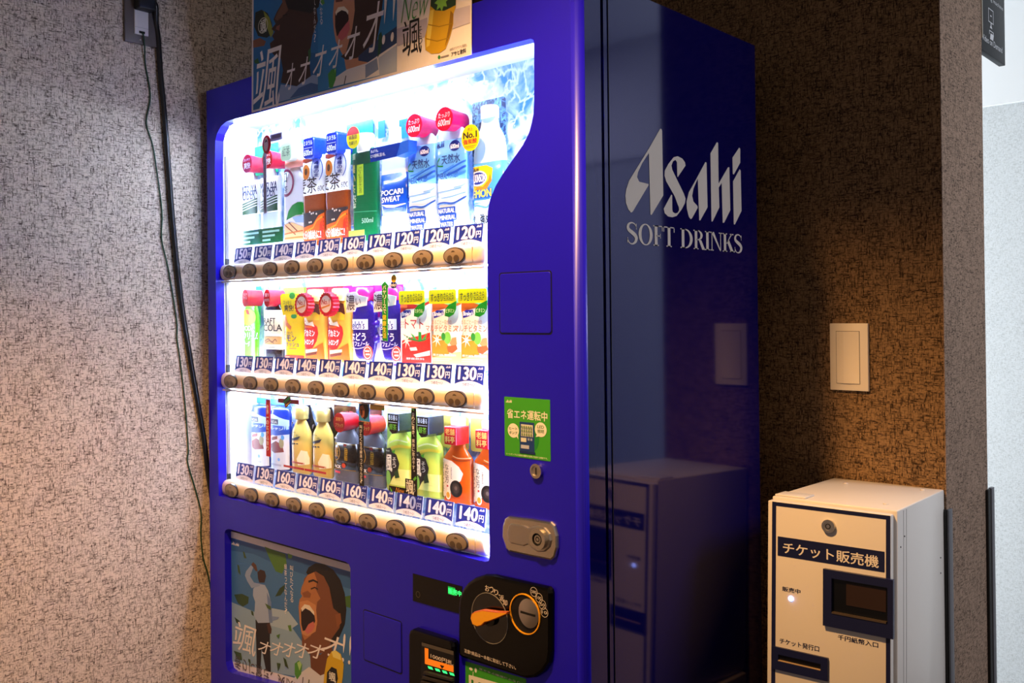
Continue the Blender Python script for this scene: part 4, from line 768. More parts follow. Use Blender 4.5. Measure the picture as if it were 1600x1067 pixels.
its = [(R((-0.0465,0.127,0.0446,0.1411)), 'a9dcb0'), (PL([(-0.0499,0.1197),(-0.0092,0.1235),(0.0159,0.1287),(0.0427,0.1347),(0.0436,0.1159),(0.0422,0.0105),(-0.0493,0.0079)]), 'fbf7f4'), (PL([(-0.0496,0.1412),(-0.0302,0.1408),(-0.0261,0.1308),(0.0034,0.127),(0.0242,0.13),(0.0427,0.1367),(0.0426,0.1311),(0.02,0.1231),(-0.0093,0.1192),(-0.0305,0.1189),(-0.05,0.1111)]), 'dc2b38'),
    (PL([(-0.046,0.0538),(-0.0271,0.0597),(0.0067,0.0643),(0.0398,0.0715),(0.043,0.0105),(-0.0467,0.008)]), 'e2401f'), (PL([(-0.0441,0.0681),(-0.0186,0.0598),(-0.0017,0.0557),(0.0191,0.056),(0.0417,0.0637),(0.0232,0.0546),(0.0066,0.0522),(-0.0102,0.0542),(-0.0271,0.0583)]), '2f9a4f'), (PL([(0.0048,0.0727),(0.0131,0.0719),(0.0149,0.0545),(0.0045,0.055)]), '3fae5a'), (PL([(-0.0184,0.0697),(-0.01,0.0655),(0.0003,0.0558),(-0.0101,0.0576)]), '4fbe6a'), (PL([(0.0337,0.0728),(0.0233,0.063),(0.0149,0.0559),(0.0253,0.058)]), '4fbe6a'),
    (STAR(*[(-0.0314,0.054)][0], .004, .017, 7), 'fff3e6'), (PL([(-0.0231,0.0399),(-0.0019,0.0416),(0.0021,0.0347),(-0.0189,0.0337)]), 'ffe2d6'), (PL([(-0.0106,0.026),(0.0393,0.0354),(0.0391,0.0257),(-0.0022,0.0205)]), 'ffe9e0'), (T('さらさら', (-0.0498,0.081,-0.037,0.0953)), 'c98a8a'), (T('トマト', (-0.0359,0.0784,0.0202,0.099), .01), 'c42a34'),
    (PL([(-0.047,0.111),(-0.037,0.1167),(-0.0177,0.1165),(-0.0166,0.108),(-0.0307,0.1038),(-0.0454,0.1001)]), '2a35a8'), (T("Bireley's", (-0.0452,0.1023,-0.0179,0.1139), .03, .2), 'ffffff'), (LG((-0.0431,0.1302,-0.0261,0.1367)), 'ffe4e4'), (R((-0.0498,0.1208,-0.0283,0.1277)), 'f08a4a'), (T('野菜飲料', (-0.0319,0.0155,0.0226,0.0198)), 'ffe9e0')]
def carton_tag(b, text, gtext, gcol):
    q = (-.0435, .1285, .0335, .156); o = MB().prism(RR(q, .005), flat(.058), flat(.0595), plastic('f4e71a')).build('top_card', b)
    printing('lettering', o, [(T('すっきり', (q[0] + .006, q[1] + .004, q[0] + .040, q[3] - .007), .015), '38350f'), (T('さらさら', (q[0] + .043, q[1] + .009, q[0] + .071, q[3] - .006), .01), '38350f'), (LN([(q[0] + .044, q[1] + .006), (q[0] + .056, q[1] + .007), (q[0] + .068, q[1] + .006)], .0009), '38350f')], flat(.058))
    lf = MB().prism([(.004, .104), (.006, .118), (.016, .126), (.036, .133), (.035, .117), (.028, .107), (.016, .102)], flat(.056), flat(.0575), plastic('2fa03c')).build('leaf_card', b)
    printing('lettering', lf, [(T(gtext, (.008, .1105, .031, .1185), .02), 'e4f6c8')], flat(.056))
b = juice(8, 'red tomato juice carton with yellow top card on the middle shelf', 'f6efe9', 0, its, 0); carton_tag(b, 0, 'ミネラル', 0)
its = [(R((-0.0422,0.1258,0.0378,0.1394)), 'a9dcb0'), (PL([(-0.0433,0.1435),(-0.0205,0.1417),(-0.0174,0.1307),(0.0022,0.1257),(0.0217,0.1274),(0.0378,0.1312),(0.0378,0.1263),(0.0138,0.1207),(-0.0097,0.1182),(-0.0256,0.1157),(-0.0438,0.1117)]), 'ee8a1e'), (PL([(-0.0444,0.066),(-0.0263,0.0667),(-0.0066,0.0581),(0.003,0.0419),(0.004,0.0283),(-0.045,0.0217)]), 'f4ab3a'), (EL(*[(-0.0007,0.0609)][0], .010, .012), '9fd46a'), (EL(*[(-0.0124,0.0635)][0], .006, .008), '4faa4a'), (PL([(0.0051,0.0501),(0.013,0.061),(0.0246,0.0625),(0.0264,0.049),(0.0166,0.0421)]), 'f2b07a'), (PL([(-0.0028,0.0445),(0.0244,0.0477),(0.0281,0.0396),(0.0126,0.0312),(0.0009,0.0337)]), 'd9824a'),
    (STAR(*[(-0.0304,0.0573)][0], .004, .016, 7), 'fff6e0'), (T('まるごと一日分の', (-0.044,0.0876,0.0118,0.0965)), 'e2a05a'), (T('マルチビタミン', (-0.0625,0.0733,0.0255,0.0867), .01), 'd8842a'), (PL([(-0.0402,0.1103),(-0.0304,0.1157),(-0.0113,0.1155),(-0.0091,0.1073),(-0.0238,0.1033),(-0.0387,0.0998)]), '2a35a8'), (T("Bireley's", (-0.0385,0.1018,-0.0107,0.113), .03, .2), 'ffffff'), (LG((-0.0325,0.1307,-0.0198,0.1364)), 'fff0d8'), (PL([(-0.045,0.0217),(0.0376,0.0344),(0.0392,0.0103),(-0.044,0.0078)]), 'f6cf9a'), (T('果汁20% 野菜飲料', (-0.0421,0.025,0.0241,0.0295), .01), 'fffaf0'), (R((-0.0431,0.0201,0.0124,0.0195)), 'fff6e6'), (R((-0.0431,0.0166,0.0046,0.0162)), 'fff6e6')]
b = juice(9, 'orange multivitamin juice carton, left one of the pair on the middle shelf', 'fbf3e6', 0, its, 0, 'multivitamin juice cartons'); carton_tag(b, 0, 'ビタミン', 0)
copy_thing(b, 1, 10, 'orange multivitamin juice carton, rightmost on the middle shelf')

# --- bottom shelf
YC = 0.0885; KY = 0.30; PWR = 2.6; XS = 1.05
b = prod('coffee_can', 2, 1, 'blue and white iced coffee can, leftmost on the bottom shelf', 'can', 'iced coffee cans')
q = (-0.0445,0.0091,0.0448,0.1514)
body(b, [(0, .034), (.004, .0365), (.136, .0365), (.142, .034), (.150, .034)], plastic('1550b0'), 2.4); fn = wrapf(.037, .0185, 2.4)
card(b, R((-0.0857,0.1509,-0.0037,0.1646))[0], plastic('4a9ce2'))
printing('printing', b, [(PL([(-0.0548,0.1273),(-0.0217,0.1348),(0.0073,0.1278),(0.0452,0.1215),(0.0449,0.1004),(-0.0553,0.0929)]), 'cfe4f6'), (PL([(-0.0551,0.1073),(0.0513,0.1079),(0.0509,0.0851),(-0.0556,0.0747)]), '3f74c8'), (PL([(-0.0556,0.0765),(0.051,0.0904),(0.0498,0.0061),(-0.0568,-0.005)]), 'eaf2fa'), (R((-0.0529,0.1101,0.0038,0.1227)), '2a2f52'), (T('WONDA', (-0.0609,0.1119,-0.0007,0.1185), .02), 'd8d0c4'), (T('マウンテン', (-0.0612,0.0968,0.0209,0.1026), .03), 'ffffff'), (ER((-0.0376,0.0673,0.0064,0.0834)), 'f6f0ee'),
    (PL([(-0.0314,0.0605),(-0.0065,0.0698),(0.0191,0.0631),(0.0252,0.0459),(-0.0134,0.0406),(-0.0277,0.0447)]), 'a4502e'), (PL([(-0.0291,0.0769),(0.0002,0.0828),(0.0,0.075),(-0.026,0.0699)]), 'b06a5a'), (EL(*[(0.0159,0.0663)][0], .009, .012), 'b9b89a'), (EL(*[(0.0206,0.0802)][0], .006, .006), '7fc0ee'), (R((-0.0366,0.0103,0.0151,0.0151)), 'cfd6e4'), (EL(*[(-0.0364,0.0295)][0], .005, .004), '9cc8f0'), (EL(*[(0.0058,0.0264)][0], .005, .004), '9cc8f0')], fn=fn)
copy_thing(b, 2, 2, 'blue and white iced coffee can behind the red vertical strip')
b = prod('soup_bottle', 2, 3, 'pale yellow soup bottle with gold cap, left one of the pair on the bottom shelf', group='soup bottles')
sp = [(0, .030), (.005, .034), (.085, .034), (.100, .032), (.118, .022), (.126, .0165), (.130, .0165)]
body(b, sp, plastic('eed888')); fn = wrapf(.0345, .01725)
card(b, [(-0.0265,0.1562),(-0.0031,0.1593),(0.008,0.1275),(0.0276,0.0983),(0.0265,0.0201),(-0.0286,0.0144)], plastic('1a1820'))
MB().lathe([(.128, .018), (.131, .0190), (.136, .0182), (.140, .019), (.155, .019), (.158, .016)], mat('gold_cap', 'd2b96a', .3, metal=.6), .8, 24).build('cap', b)
printing('printing', b, [(PL([(-0.0399,0.112),(-0.0267,0.1209),(-0.019,0.1204),(-0.034,0.1073)]), '8a5a4a'), (T('極', (-0.0401,0.0874,-0.0272,0.0973), .01), '3a3424'), (T('一', (-0.0259,0.0963,-0.0094,0.097), .01), '3a3424'), (T('の', (-0.0083,0.0878,0.0021,0.0923), .01), '3a3424'), (PL([(-0.0314,0.0802),(-0.0137,0.0844),(0.0097,0.0897),(0.0008,0.0812),(-0.0167,0.0774),(-0.0297,0.0769)]), '332c1e'),
    (R((-0.0345,0.0673,-0.0228,0.0714)), '3a3424'), (R((-0.0192,0.0683,-0.011,0.0717)), '3a3424'), (R((-0.0074,0.0694,0.0007,0.0721)), '3a3424'), (PL([(-0.0057,0.0349),(0.0121,0.0569),(0.0321,0.0554),(0.039,0.026),(-0.0001,0.0203)]), 'fdf6d8'), (R((-0.0305,0.028,0.0231,0.024)), 'c87a4a')], fn=fn)
q = (-0.0367,0.0152,0.0444,0.0201); fc = MB().prism(R(q)[0], flat(.062), flat(.063), plastic('c8424a')).build('foot_card', b); printing('lettering', fc, [(T('あったか', (q[0] + .02, q[1] + .002, q[2] - .01, q[3] - .003), .02), 'ffe9e4')], flat(.062))
copy_thing(b, 2, 4, 'pale yellow soup bottle with gold cap, right one of the pair, beside black coffee')
b = prod('coffee_bottle', 2, 5, 'black coffee bottle with red cap, left one of the pair on the bottom shelf', group='black coffee bottles')
card(b, R((-0.0822,0.1094,-0.003,0.1658))[0], plastic('5a3020'))
body(b, [(0, .036), (.005, .038), (.086, .038), (.100, .036), (.115, .026), (.122, .019), (.128, .018)], plastic('8a8f9a'), 2.3); fn = wrapf(.0386, .0193, 2.3)
q = (-0.0434,0.0276,0.0411,0.0879); band(b, q[1], q[3], .0383, plastic('16140f'), power=2.3)
c = [(-0.0277,0.066)][0]
printing('printing', b, [(RING(c[0], c[1], .0165, .019, .0022), 'c8a83a'), (T('極', (c[0] - .011, c[1] - .011, c[0] + .010, c[1] + .011), .03), 'c8a83a'), (TV('丸福珈琲店監修', (0.0039,0.0494,0.0159,0.0786), .02), 'd8bc4a'), (R((0.002,0.0812,0.0122,0.0873)), 'b8283a'), (T('BLACK', (-0.0484,0.0307,-0.0072,0.0381), .05), 'ffffff'), (EL(*[(0.0023,0.0381)][0], .007, .0055), 'd8682a'), (R((-.038, q[1] + .001, .038, q[1] + .002)), 'c8a83a'), (R((-.038, q[3] - .002, .038, q[3] - .001)), 'c8a83a'), (R((-0.039,0.0195,-0.0105,0.0242)), 'e86a7a'), (T('ブラック', (-0.0349,0.0118,0.0122,0.0129), .02), 'a89ab8'), (LG((-0.04,0.0949,-0.022,0.0999)), 'f0f0f4')], fn=fn)
c = [(0.0146,0.1364)][0]; cap_disc(b, c, .0205, .0215, .055, .098, plastic('cc1f2c'), plastic('c41a3a'), [(T('深煎り', (c[0] - .013, c[1] + .003, c[0] + .013, c[1] + .012), .03), 'f0b45a'), (T('ブラック', (c[0] - .014, c[1] - .010, c[0] + .014, c[1] - .001), .03), 'f0b45a')], back=.85)
MB().lathe([(.140, .015), (.150, .0165), (.156, .0165)], plastic('b0303a'), .8, 20).build('neck_ring', b)
copy_thing(b, 2, 6, 'black coffee bottle with red cap behind the black strip with a face')
b = prod('green_tea_bottle', 2, 8, 'pale green tea bottle with black square cap, right of the pair, bottom shelf', group='pale green tea bottles')
card(b, R((-0.0724,0.098,0.0067,0.1697))[0], plastic('c6e28a'))
body(b, [(0, .036), (.005, .0385), (.085, .0385), (.105, .036), (.118, .026), (.124, .0195), (.135, .019)], plastic('d9e67a'), 2.4); fn = wrapf(.039, .0195, 2.4)
its = [(R((-0.0295,0.0155,0.0485,0.0503)), 'eef3a4'), (PL([(-0.041,0.0879),(-0.0182,0.0925),(-0.0126,0.0868),(0.0024,0.0791),(0.011,0.0618),(0.0052,0.043),(-0.0106,0.0304),(-0.0209,0.0164),(-0.0362,0.0183),(-0.0417,0.038),(-0.0453,0.0634)]), '22282c'), (T('颯', (-0.044,0.0419,-0.0116,0.0784), .02), 'f4f6ee'), (TV('そう', (-0.0111,0.0506,0.0008,0.0741), .01), 'f4f6ee'), (EL(*[(-0.0276,0.0285)][0], .0105, .015), '9fd46a'), (PL([(-0.0143,0.0848),(-0.0014,0.0896),(-0.0043,0.0803)]), '6fc04a'), (LG((-0.037,0.0834,-0.0211,0.0871)), 'e8ece4'), sw([(-0.0208,0.1025),(0.0072,0.1104),(0.0346,0.1073)], .003, 'f4f8c4'), sw([(-0.0153,0.092),(0.0126,0.0982),(0.0399,0.097)], .006, 'f0dc5a'), (R((0.0005,0.0269,0.0226,0.0272)), 'b9cc7a'), (PL([(-0.0049,0.0419),(0.0064,0.0504),(0.0117,0.0329),(-0.0022,0.0295)]), '3f6a3a')]
printing('printing', b, its, fn=fn)
q = (-0.0016,0.1275,0.0331,0.168)
o = MB().prism([(q[0], q[3]), (q[2], q[3]), (q[2], q[1] + .006), (q[2] - .008, q[1]), ((q[0] + q[2]) / 2 - .004, q[1] - .002), (q[0] + .006, q[1] + .004), (q[0] + .001, q[1] + .014)], flat(.055), flat(.098), plastic('15171c'), side=plastic('3a4452'), bev=.002).build('cap', b)
w = q[2] - q[0]; h = q[3] - q[1]; printing('cap_print', o, [(T('香る香る', (q[0] + w * .1, q[1] + h * .66, q[0] + w * .92, q[1] + h * .92), .02), 'e8ecf0'), (R((q[0] + w * .1, q[1] + h * .55, q[0] + w * .92, q[1] + h * .57)), 'e8ecf0'), (T('緑茶', (q[0] + w * .18, q[1] + h * .16, q[0] + w * .85, q[1] + h * .48), .02), '9fd83f')], flat(.055))
copy_thing(b, 2, 7, 'pale green tea bottle with black square cap, left of the pair')
b = prod('roasted_tea_bottle', 2, 9, 'amber roasted tea bottle with red square cap, left of the pair', group='roasted tea bottles')
card(b, RR((-0.077,0.1001,0.0028,0.1659), .005), plastic('c9bf72'))
body(b, [(0, .036), (.004, .039), (.006, .036), (.012, .038), (.078, .038), (.088, .0365), (.104, .024), (.110, .019), (.150, .0165)], plastic('d8731e'), 2.3); fn = wrapf(.0386, .0193, 2.3)
printing('printing', b, [(PL([(-0.0465,0.0825),(-0.0313,0.0857),(-0.0064,0.083),(0.013,0.0731),(0.0235,0.0606),(0.0175,0.0464),(0.0027,0.0361),(-0.0123,0.0189),(-0.0323,0.0096),(-0.0449,0.0114)]), 'f1e6cf'), (TV('ほうじ茶', (-0.0435,0.0183,-0.0312,0.0783), .01), '33291f'), (TV('なだ万', (-0.0284,0.0374,-0.016,0.0763), .01), '33291f'), (EL(*[(0.0046,0.0295)][0], .017, .0165), '2e2822'), (EL(*[(0.0046,0.0306)][0], .010, .010), '5a4a40'), (EL(*[(0.0046,0.0306)][0], .004, .004), '8a7a6c'), (EL(*[(-0.0183,0.0148)][0], .008, .009), 'f6ecd0'), (EL(*[(-0.0183,0.0148)][0], .0055, .006), 'e6b83a'), (R((-0.022,0.0307,-0.0171,0.0343)), 'd84a3a'), (TV('老舗料亭の味', (-0.0096,0.0471,-0.0059,0.0707)), '6a5a48'), sw([(-0.0038,0.0935),(0.0133,0.0901),(0.0421,0.0922)], .002, 'f2c08a'), sw([(-0.0064,0.0882),(0.0132,0.085),(0.043,0.0883)], .0015, '9a3a14')], fn=fn)
q = (-0.0114,0.1173,0.0223,0.1528); MB().lathe([(.150, .0165), (.166, .0165), (.168, .014)], WHITE, .8, 20).build('inner_cap', b)
o = MB().rbox(q[0], q[2], flat(.06), flat(.097), q[1], q[3], plastic('d42238'), .002).build('cap', b); w = q[2] - q[0]; h = q[3] - q[1]
printing('cap_print', o, [(T('老舗', (q[0] + w * .1, q[1] + h * .54, q[0] + w * .9, q[1] + h * .90), .02), 'e8c878'), (T('料亭', (q[0] + w * .1, q[1] + h * .12, q[0] + w * .9, q[1] + h * .48), .02), 'e8c878')], flat(.06))
copy_thing(b, 2, 10, 'amber roasted tea bottle with red square cap, rightmost on the bottom shelf')

GAM = 1.0
# ------------------------------------------------------------------ price cards
PR = [[150, 150, 140, 130, 130, 160, 170, 120, 120, 120], [130, 130, 140, 140, 140, 140, 140, 130, 130, 130], [130, 130, 160, 160, 160, 160, 140, 140, 140, 140]]
WHO = [['left cider bottle', 'second cider bottle', 'ringed tea bottle', 'left barley tea bottle', 'right barley tea bottle', 'dark green tea bottle', 'sports drink bottle', 'left water bottle', 'right water bottle', 'lemon sparkling water'],
       ['cream soda bottle', 'cola bottle', 'lemon squash bottle', 'left energy drink', 'right energy drink', 'left grape juice', 'right grape juice', 'tomato juice carton', 'left orange juice carton', 'rightmost orange juice carton'],
       ['left coffee can', 'right coffee can', 'left soup bottle', 'right soup bottle', 'left black coffee', 'right black coffee', 'left pale green tea', 'right pale green tea', 'left roasted tea', 'rightmost roasted tea']]
def arcb(zmid, zend, w, n=10): return [(-w + 2 * w * i / n, zend + (zmid - zend) * (1 - (2 * i / n - 1) ** 2)) for i in range(n + 1)]
DIG = mat('price_digits', 'f8f2ff', .5); CARDW = mat('price_card_white', 'ece6f0', .5)
_pc = {}
def price_card(row, col):
    pr = PR[row][col]; w = .0385
    if 'card' not in _pc:
        mb = MB(); mb.prism([(-w, -.004), (w, -.004), (w, .0375), (-w, .0375)], 0, .0012, CARDW); _pc['card'] = mb
        o = mb.build('price_card'); _pc['mesh'] = o.data
        bl = printing('blue_field', o, [(PL(arcb(.0085, .0008, w) + [(w, .0375), (-w, .0375)]), NAVY)], 0); _pc['blue'] = bl.data
    else:
        o = link('price_card', _pc['mesh']); bl = link('blue_field', _pc['blue'], o)
    if pr not in _pc:
        it = [(T(str(pr), (-.0305, .0092, .0190, .0348), .05), DIG), (T('円', (.0215, .0105, .0345, .0235), .03), DIG), (LG((.022, .0300, .0345, .0352)), DIG), (T('つめた〜い', (-.017, -.002, .017, .0042), .01), '3a3a5a')]
        lt = printing('lettering', o, it, -.0003); _pc[pr] = lt.data
    else: lt = link('lettering', _pc[pr], o)
    o.location = (.087 * col, .0415, RZ[row] + .0235); o.rotation_euler = (math.radians(-8), 0, 0)
    tag(o, 'navy %d yen price card under the %s' % (pr, WHO[row][col]), 'price card', 'price cards above the button rails')
for r_ in range(3):
    for c_ in range(10): price_card(r_, c_)
# ------------------------------------------------------------------ promotional strips hanging before the samples
def strip(name, label, pts, m, items, y=.0255, extra=()):
    o = MB().prism(pts, y - .0008, y, m).build(name); tag(o, label, 'promotional strip')
    for nm, p_, mm in extra: MB().prism(p_, y - .0016, y - .0009, mm).build(nm, o)
    if items: printing('lettering', o, items, y - .0018)
    return o
def film(name, h):                                   # thin printed film that lets the display's light through
    m = bpy.data.materials.new(name); m.use_nodes = True; nt = m.node_tree; b_ = nt.nodes['Principled BSDF']; b_.inputs['Base Color'].default_value = (*lin(h), 1)
    t = N(nt, 'ShaderNodeBsdfTranslucent'); t.inputs[0].default_value = (*lin(h), 1); mx = N(nt, 'ShaderNodeMixShader'); mx.inputs[0].default_value = .5
    nt.links.new(b_.outputs[0], mx.inputs[1]); nt.links.new(t.outputs[0], mx.inputs[2]); nt.links.new(mx.outputs[0], nt.nodes['Material Output'].inputs[0]); return m
GREY = film('grey_strip_film', 'b9b0bc')
strip('promotional_strip', 'grey vertical strip with oval portrait before the second cider bottle', R((0.1228,1.5039,0.1353,1.6468))[0], GREY, [(TV('無糖なのにしっかり甘い新感覚', (0.1256,1.5106,0.1325,1.6375)), '5a4a5a'), (ER((0.1277,1.6488,0.1462,1.6811)), 'e2d2ce'), (PL([(0.1312,1.6683),(0.1365,1.677),(0.1436,1.6667),(0.1422,1.6722)]), '3a3038'), (R((0.1604,1.6734,0.1993,1.6827)), '8a7f92')], extra=(('portrait_oval', ER((0.1212,1.6427,0.1562,1.6861))[0], film('portrait_film', 'b03444')), ('side_tab', R((0.154,1.6681,0.2027,1.6852))[0], film('grey_tab_film', 'b9b0c6'))))
strip('promotional_strip', 'green arrow-topped strip before the second grape juice bottle', [(0.553,1.2099),(0.5527,1.314),(0.5511,1.3231),(0.5617,1.3307),(0.5745,1.3213),(0.5706,1.3164),(0.569,1.2087)], plastic('2c9a3a'), [(TV('バヤリースで', (0.5563,1.2647,0.5668,1.3229), .02), 'f4f8ee'), (TV('健康生活', (0.5546,1.2142,0.5669,1.2633), .02), 'f2e84a')])
o = strip('promotional_strip', 'small fruit and blue logo tag beside the green arrow strip', ER((0.5781,1.3151,0.6,1.3296))[0], plastic('2a3f8f'), [(T("Bireley's", (0.5789,1.3173,0.5992,1.3262), .03, .2), 'ffffff')], extra=(('printed_fruit', ER((0.5825,1.3273,0.5985,1.3426))[0], plastic('f0b81e')), ('printed_leaf', [(0.5893,1.3409),(0.5868,1.3443),(0.5919,1.3431),(0.5979,1.3434),(0.5936,1.3402)], plastic('4f9a3a'))))
strip('promotional_strip', 'red vertical strip with white lettering before the second coffee can', R((0.1255,0.9336,0.1428,1.0667))[0], plastic('c41f28'), [(TV('世界一の広がる香り', (0.129,0.9466,0.1382,1.0554), .02), 'f8eee8')])
strip('promotional_strip', 'red cross strip with a green and gold diamond above the soup bottles', R((0.1756,1.0623,0.2576,1.0721))[0], plastic('b81c22'), [(PL([(0.1987,1.0654),(0.2235,1.079),(0.2274,1.0743),(0.2021,1.0597)]), '3f9a3a'), (LN([(0.2089,1.0568),(0.229,1.0678)], .002), 'd8a83a')], extra=(('diamond', [(0.1976,1.0687),(0.2242,1.0846),(0.2296,1.0662),(0.2077,1.0508)], plastic('6a3a20')),))
SKIN = '6a3c28'; HAIR = '1c1412'
strip('promotional_strip', 'black vertical strip topped by a shouting face before the second black coffee', R((0.473,0.9052,0.4884,1.0395))[0], plastic('121114'),
    [(TV('叫びたくなる緑茶ってなんだ?', (0.4776,0.911,0.4851,1.0333), .01), 'f4f0ea'), (PL([(0.4793,1.0738),(0.4887,1.0805),(0.5029,1.0799),(0.509,1.0666),(0.5043,1.0519),(0.4939,1.0446),(0.4814,1.0539),(0.478,1.0646)]), HAIR), (PL([(0.4793,1.0713),(0.4897,1.0748),(0.4953,1.0657),(0.4928,1.0511),(0.4859,1.0477),(0.4802,1.0539),(0.4769,1.0627)]), '9a5a3a'), (ER((0.4798,1.0522,0.4882,1.0655)), '3a1210'), (T('香り爽快宣言', (0.5171,1.0756,0.5516,1.0793), .02), '4a3410'), (PL([(0.5476,1.0672),(0.557,1.0738),(0.5581,1.0689)]), '5fb83a')],
    extra=(('portrait_panel', R((0.4748,1.0414,0.5098,1.0812))[0], plastic('2f86c8')), ('side_tab', RR((0.5115,1.0675,0.558,1.0825), .003), plastic('e0a83a'))))
strip('promotional_strip', 'black vertical strip with green leaves before the pale green tea bottles', [(0.639,1.0816),(0.6534,1.0818),(0.6539,0.9044),(0.6189,0.9075),(0.6193,0.937),(0.637,0.9365)], plastic('121114'),
    [(TV('香りに驚き、爽快に飲み干す。', (0.6419,0.9489,0.6495,1.0698), .01), 'f4f0ea'), (T('颯', (0.6224,0.9068,0.6458,0.9356), .01), 'ffffff'), (TV('そう', (0.6461,0.9131,0.65,0.9294)), 'ffffff'), (T('New', (0.5905,0.9067,0.6178,0.9159), .0, .3), 'd8923a'), (PL([(0.641,1.079),(0.6492,1.076),(0.6481,1.0726),(0.642,1.0749)]), '5fb83a'), (PL([(0.6432,0.9379),(0.6515,0.945),(0.6545,0.9409),(0.6482,0.9351)]), '5fb83a'), (PL([(0.5733,0.9153),(0.5807,0.9091),(0.5796,0.9041),(0.5742,0.9084)]), '5fb83a')],
    extra=(('side_tab', [(0.57,0.9173),(0.6195,0.9173),(0.6194,0.9069),(0.5699,0.9068)], plastic('17130f')),))

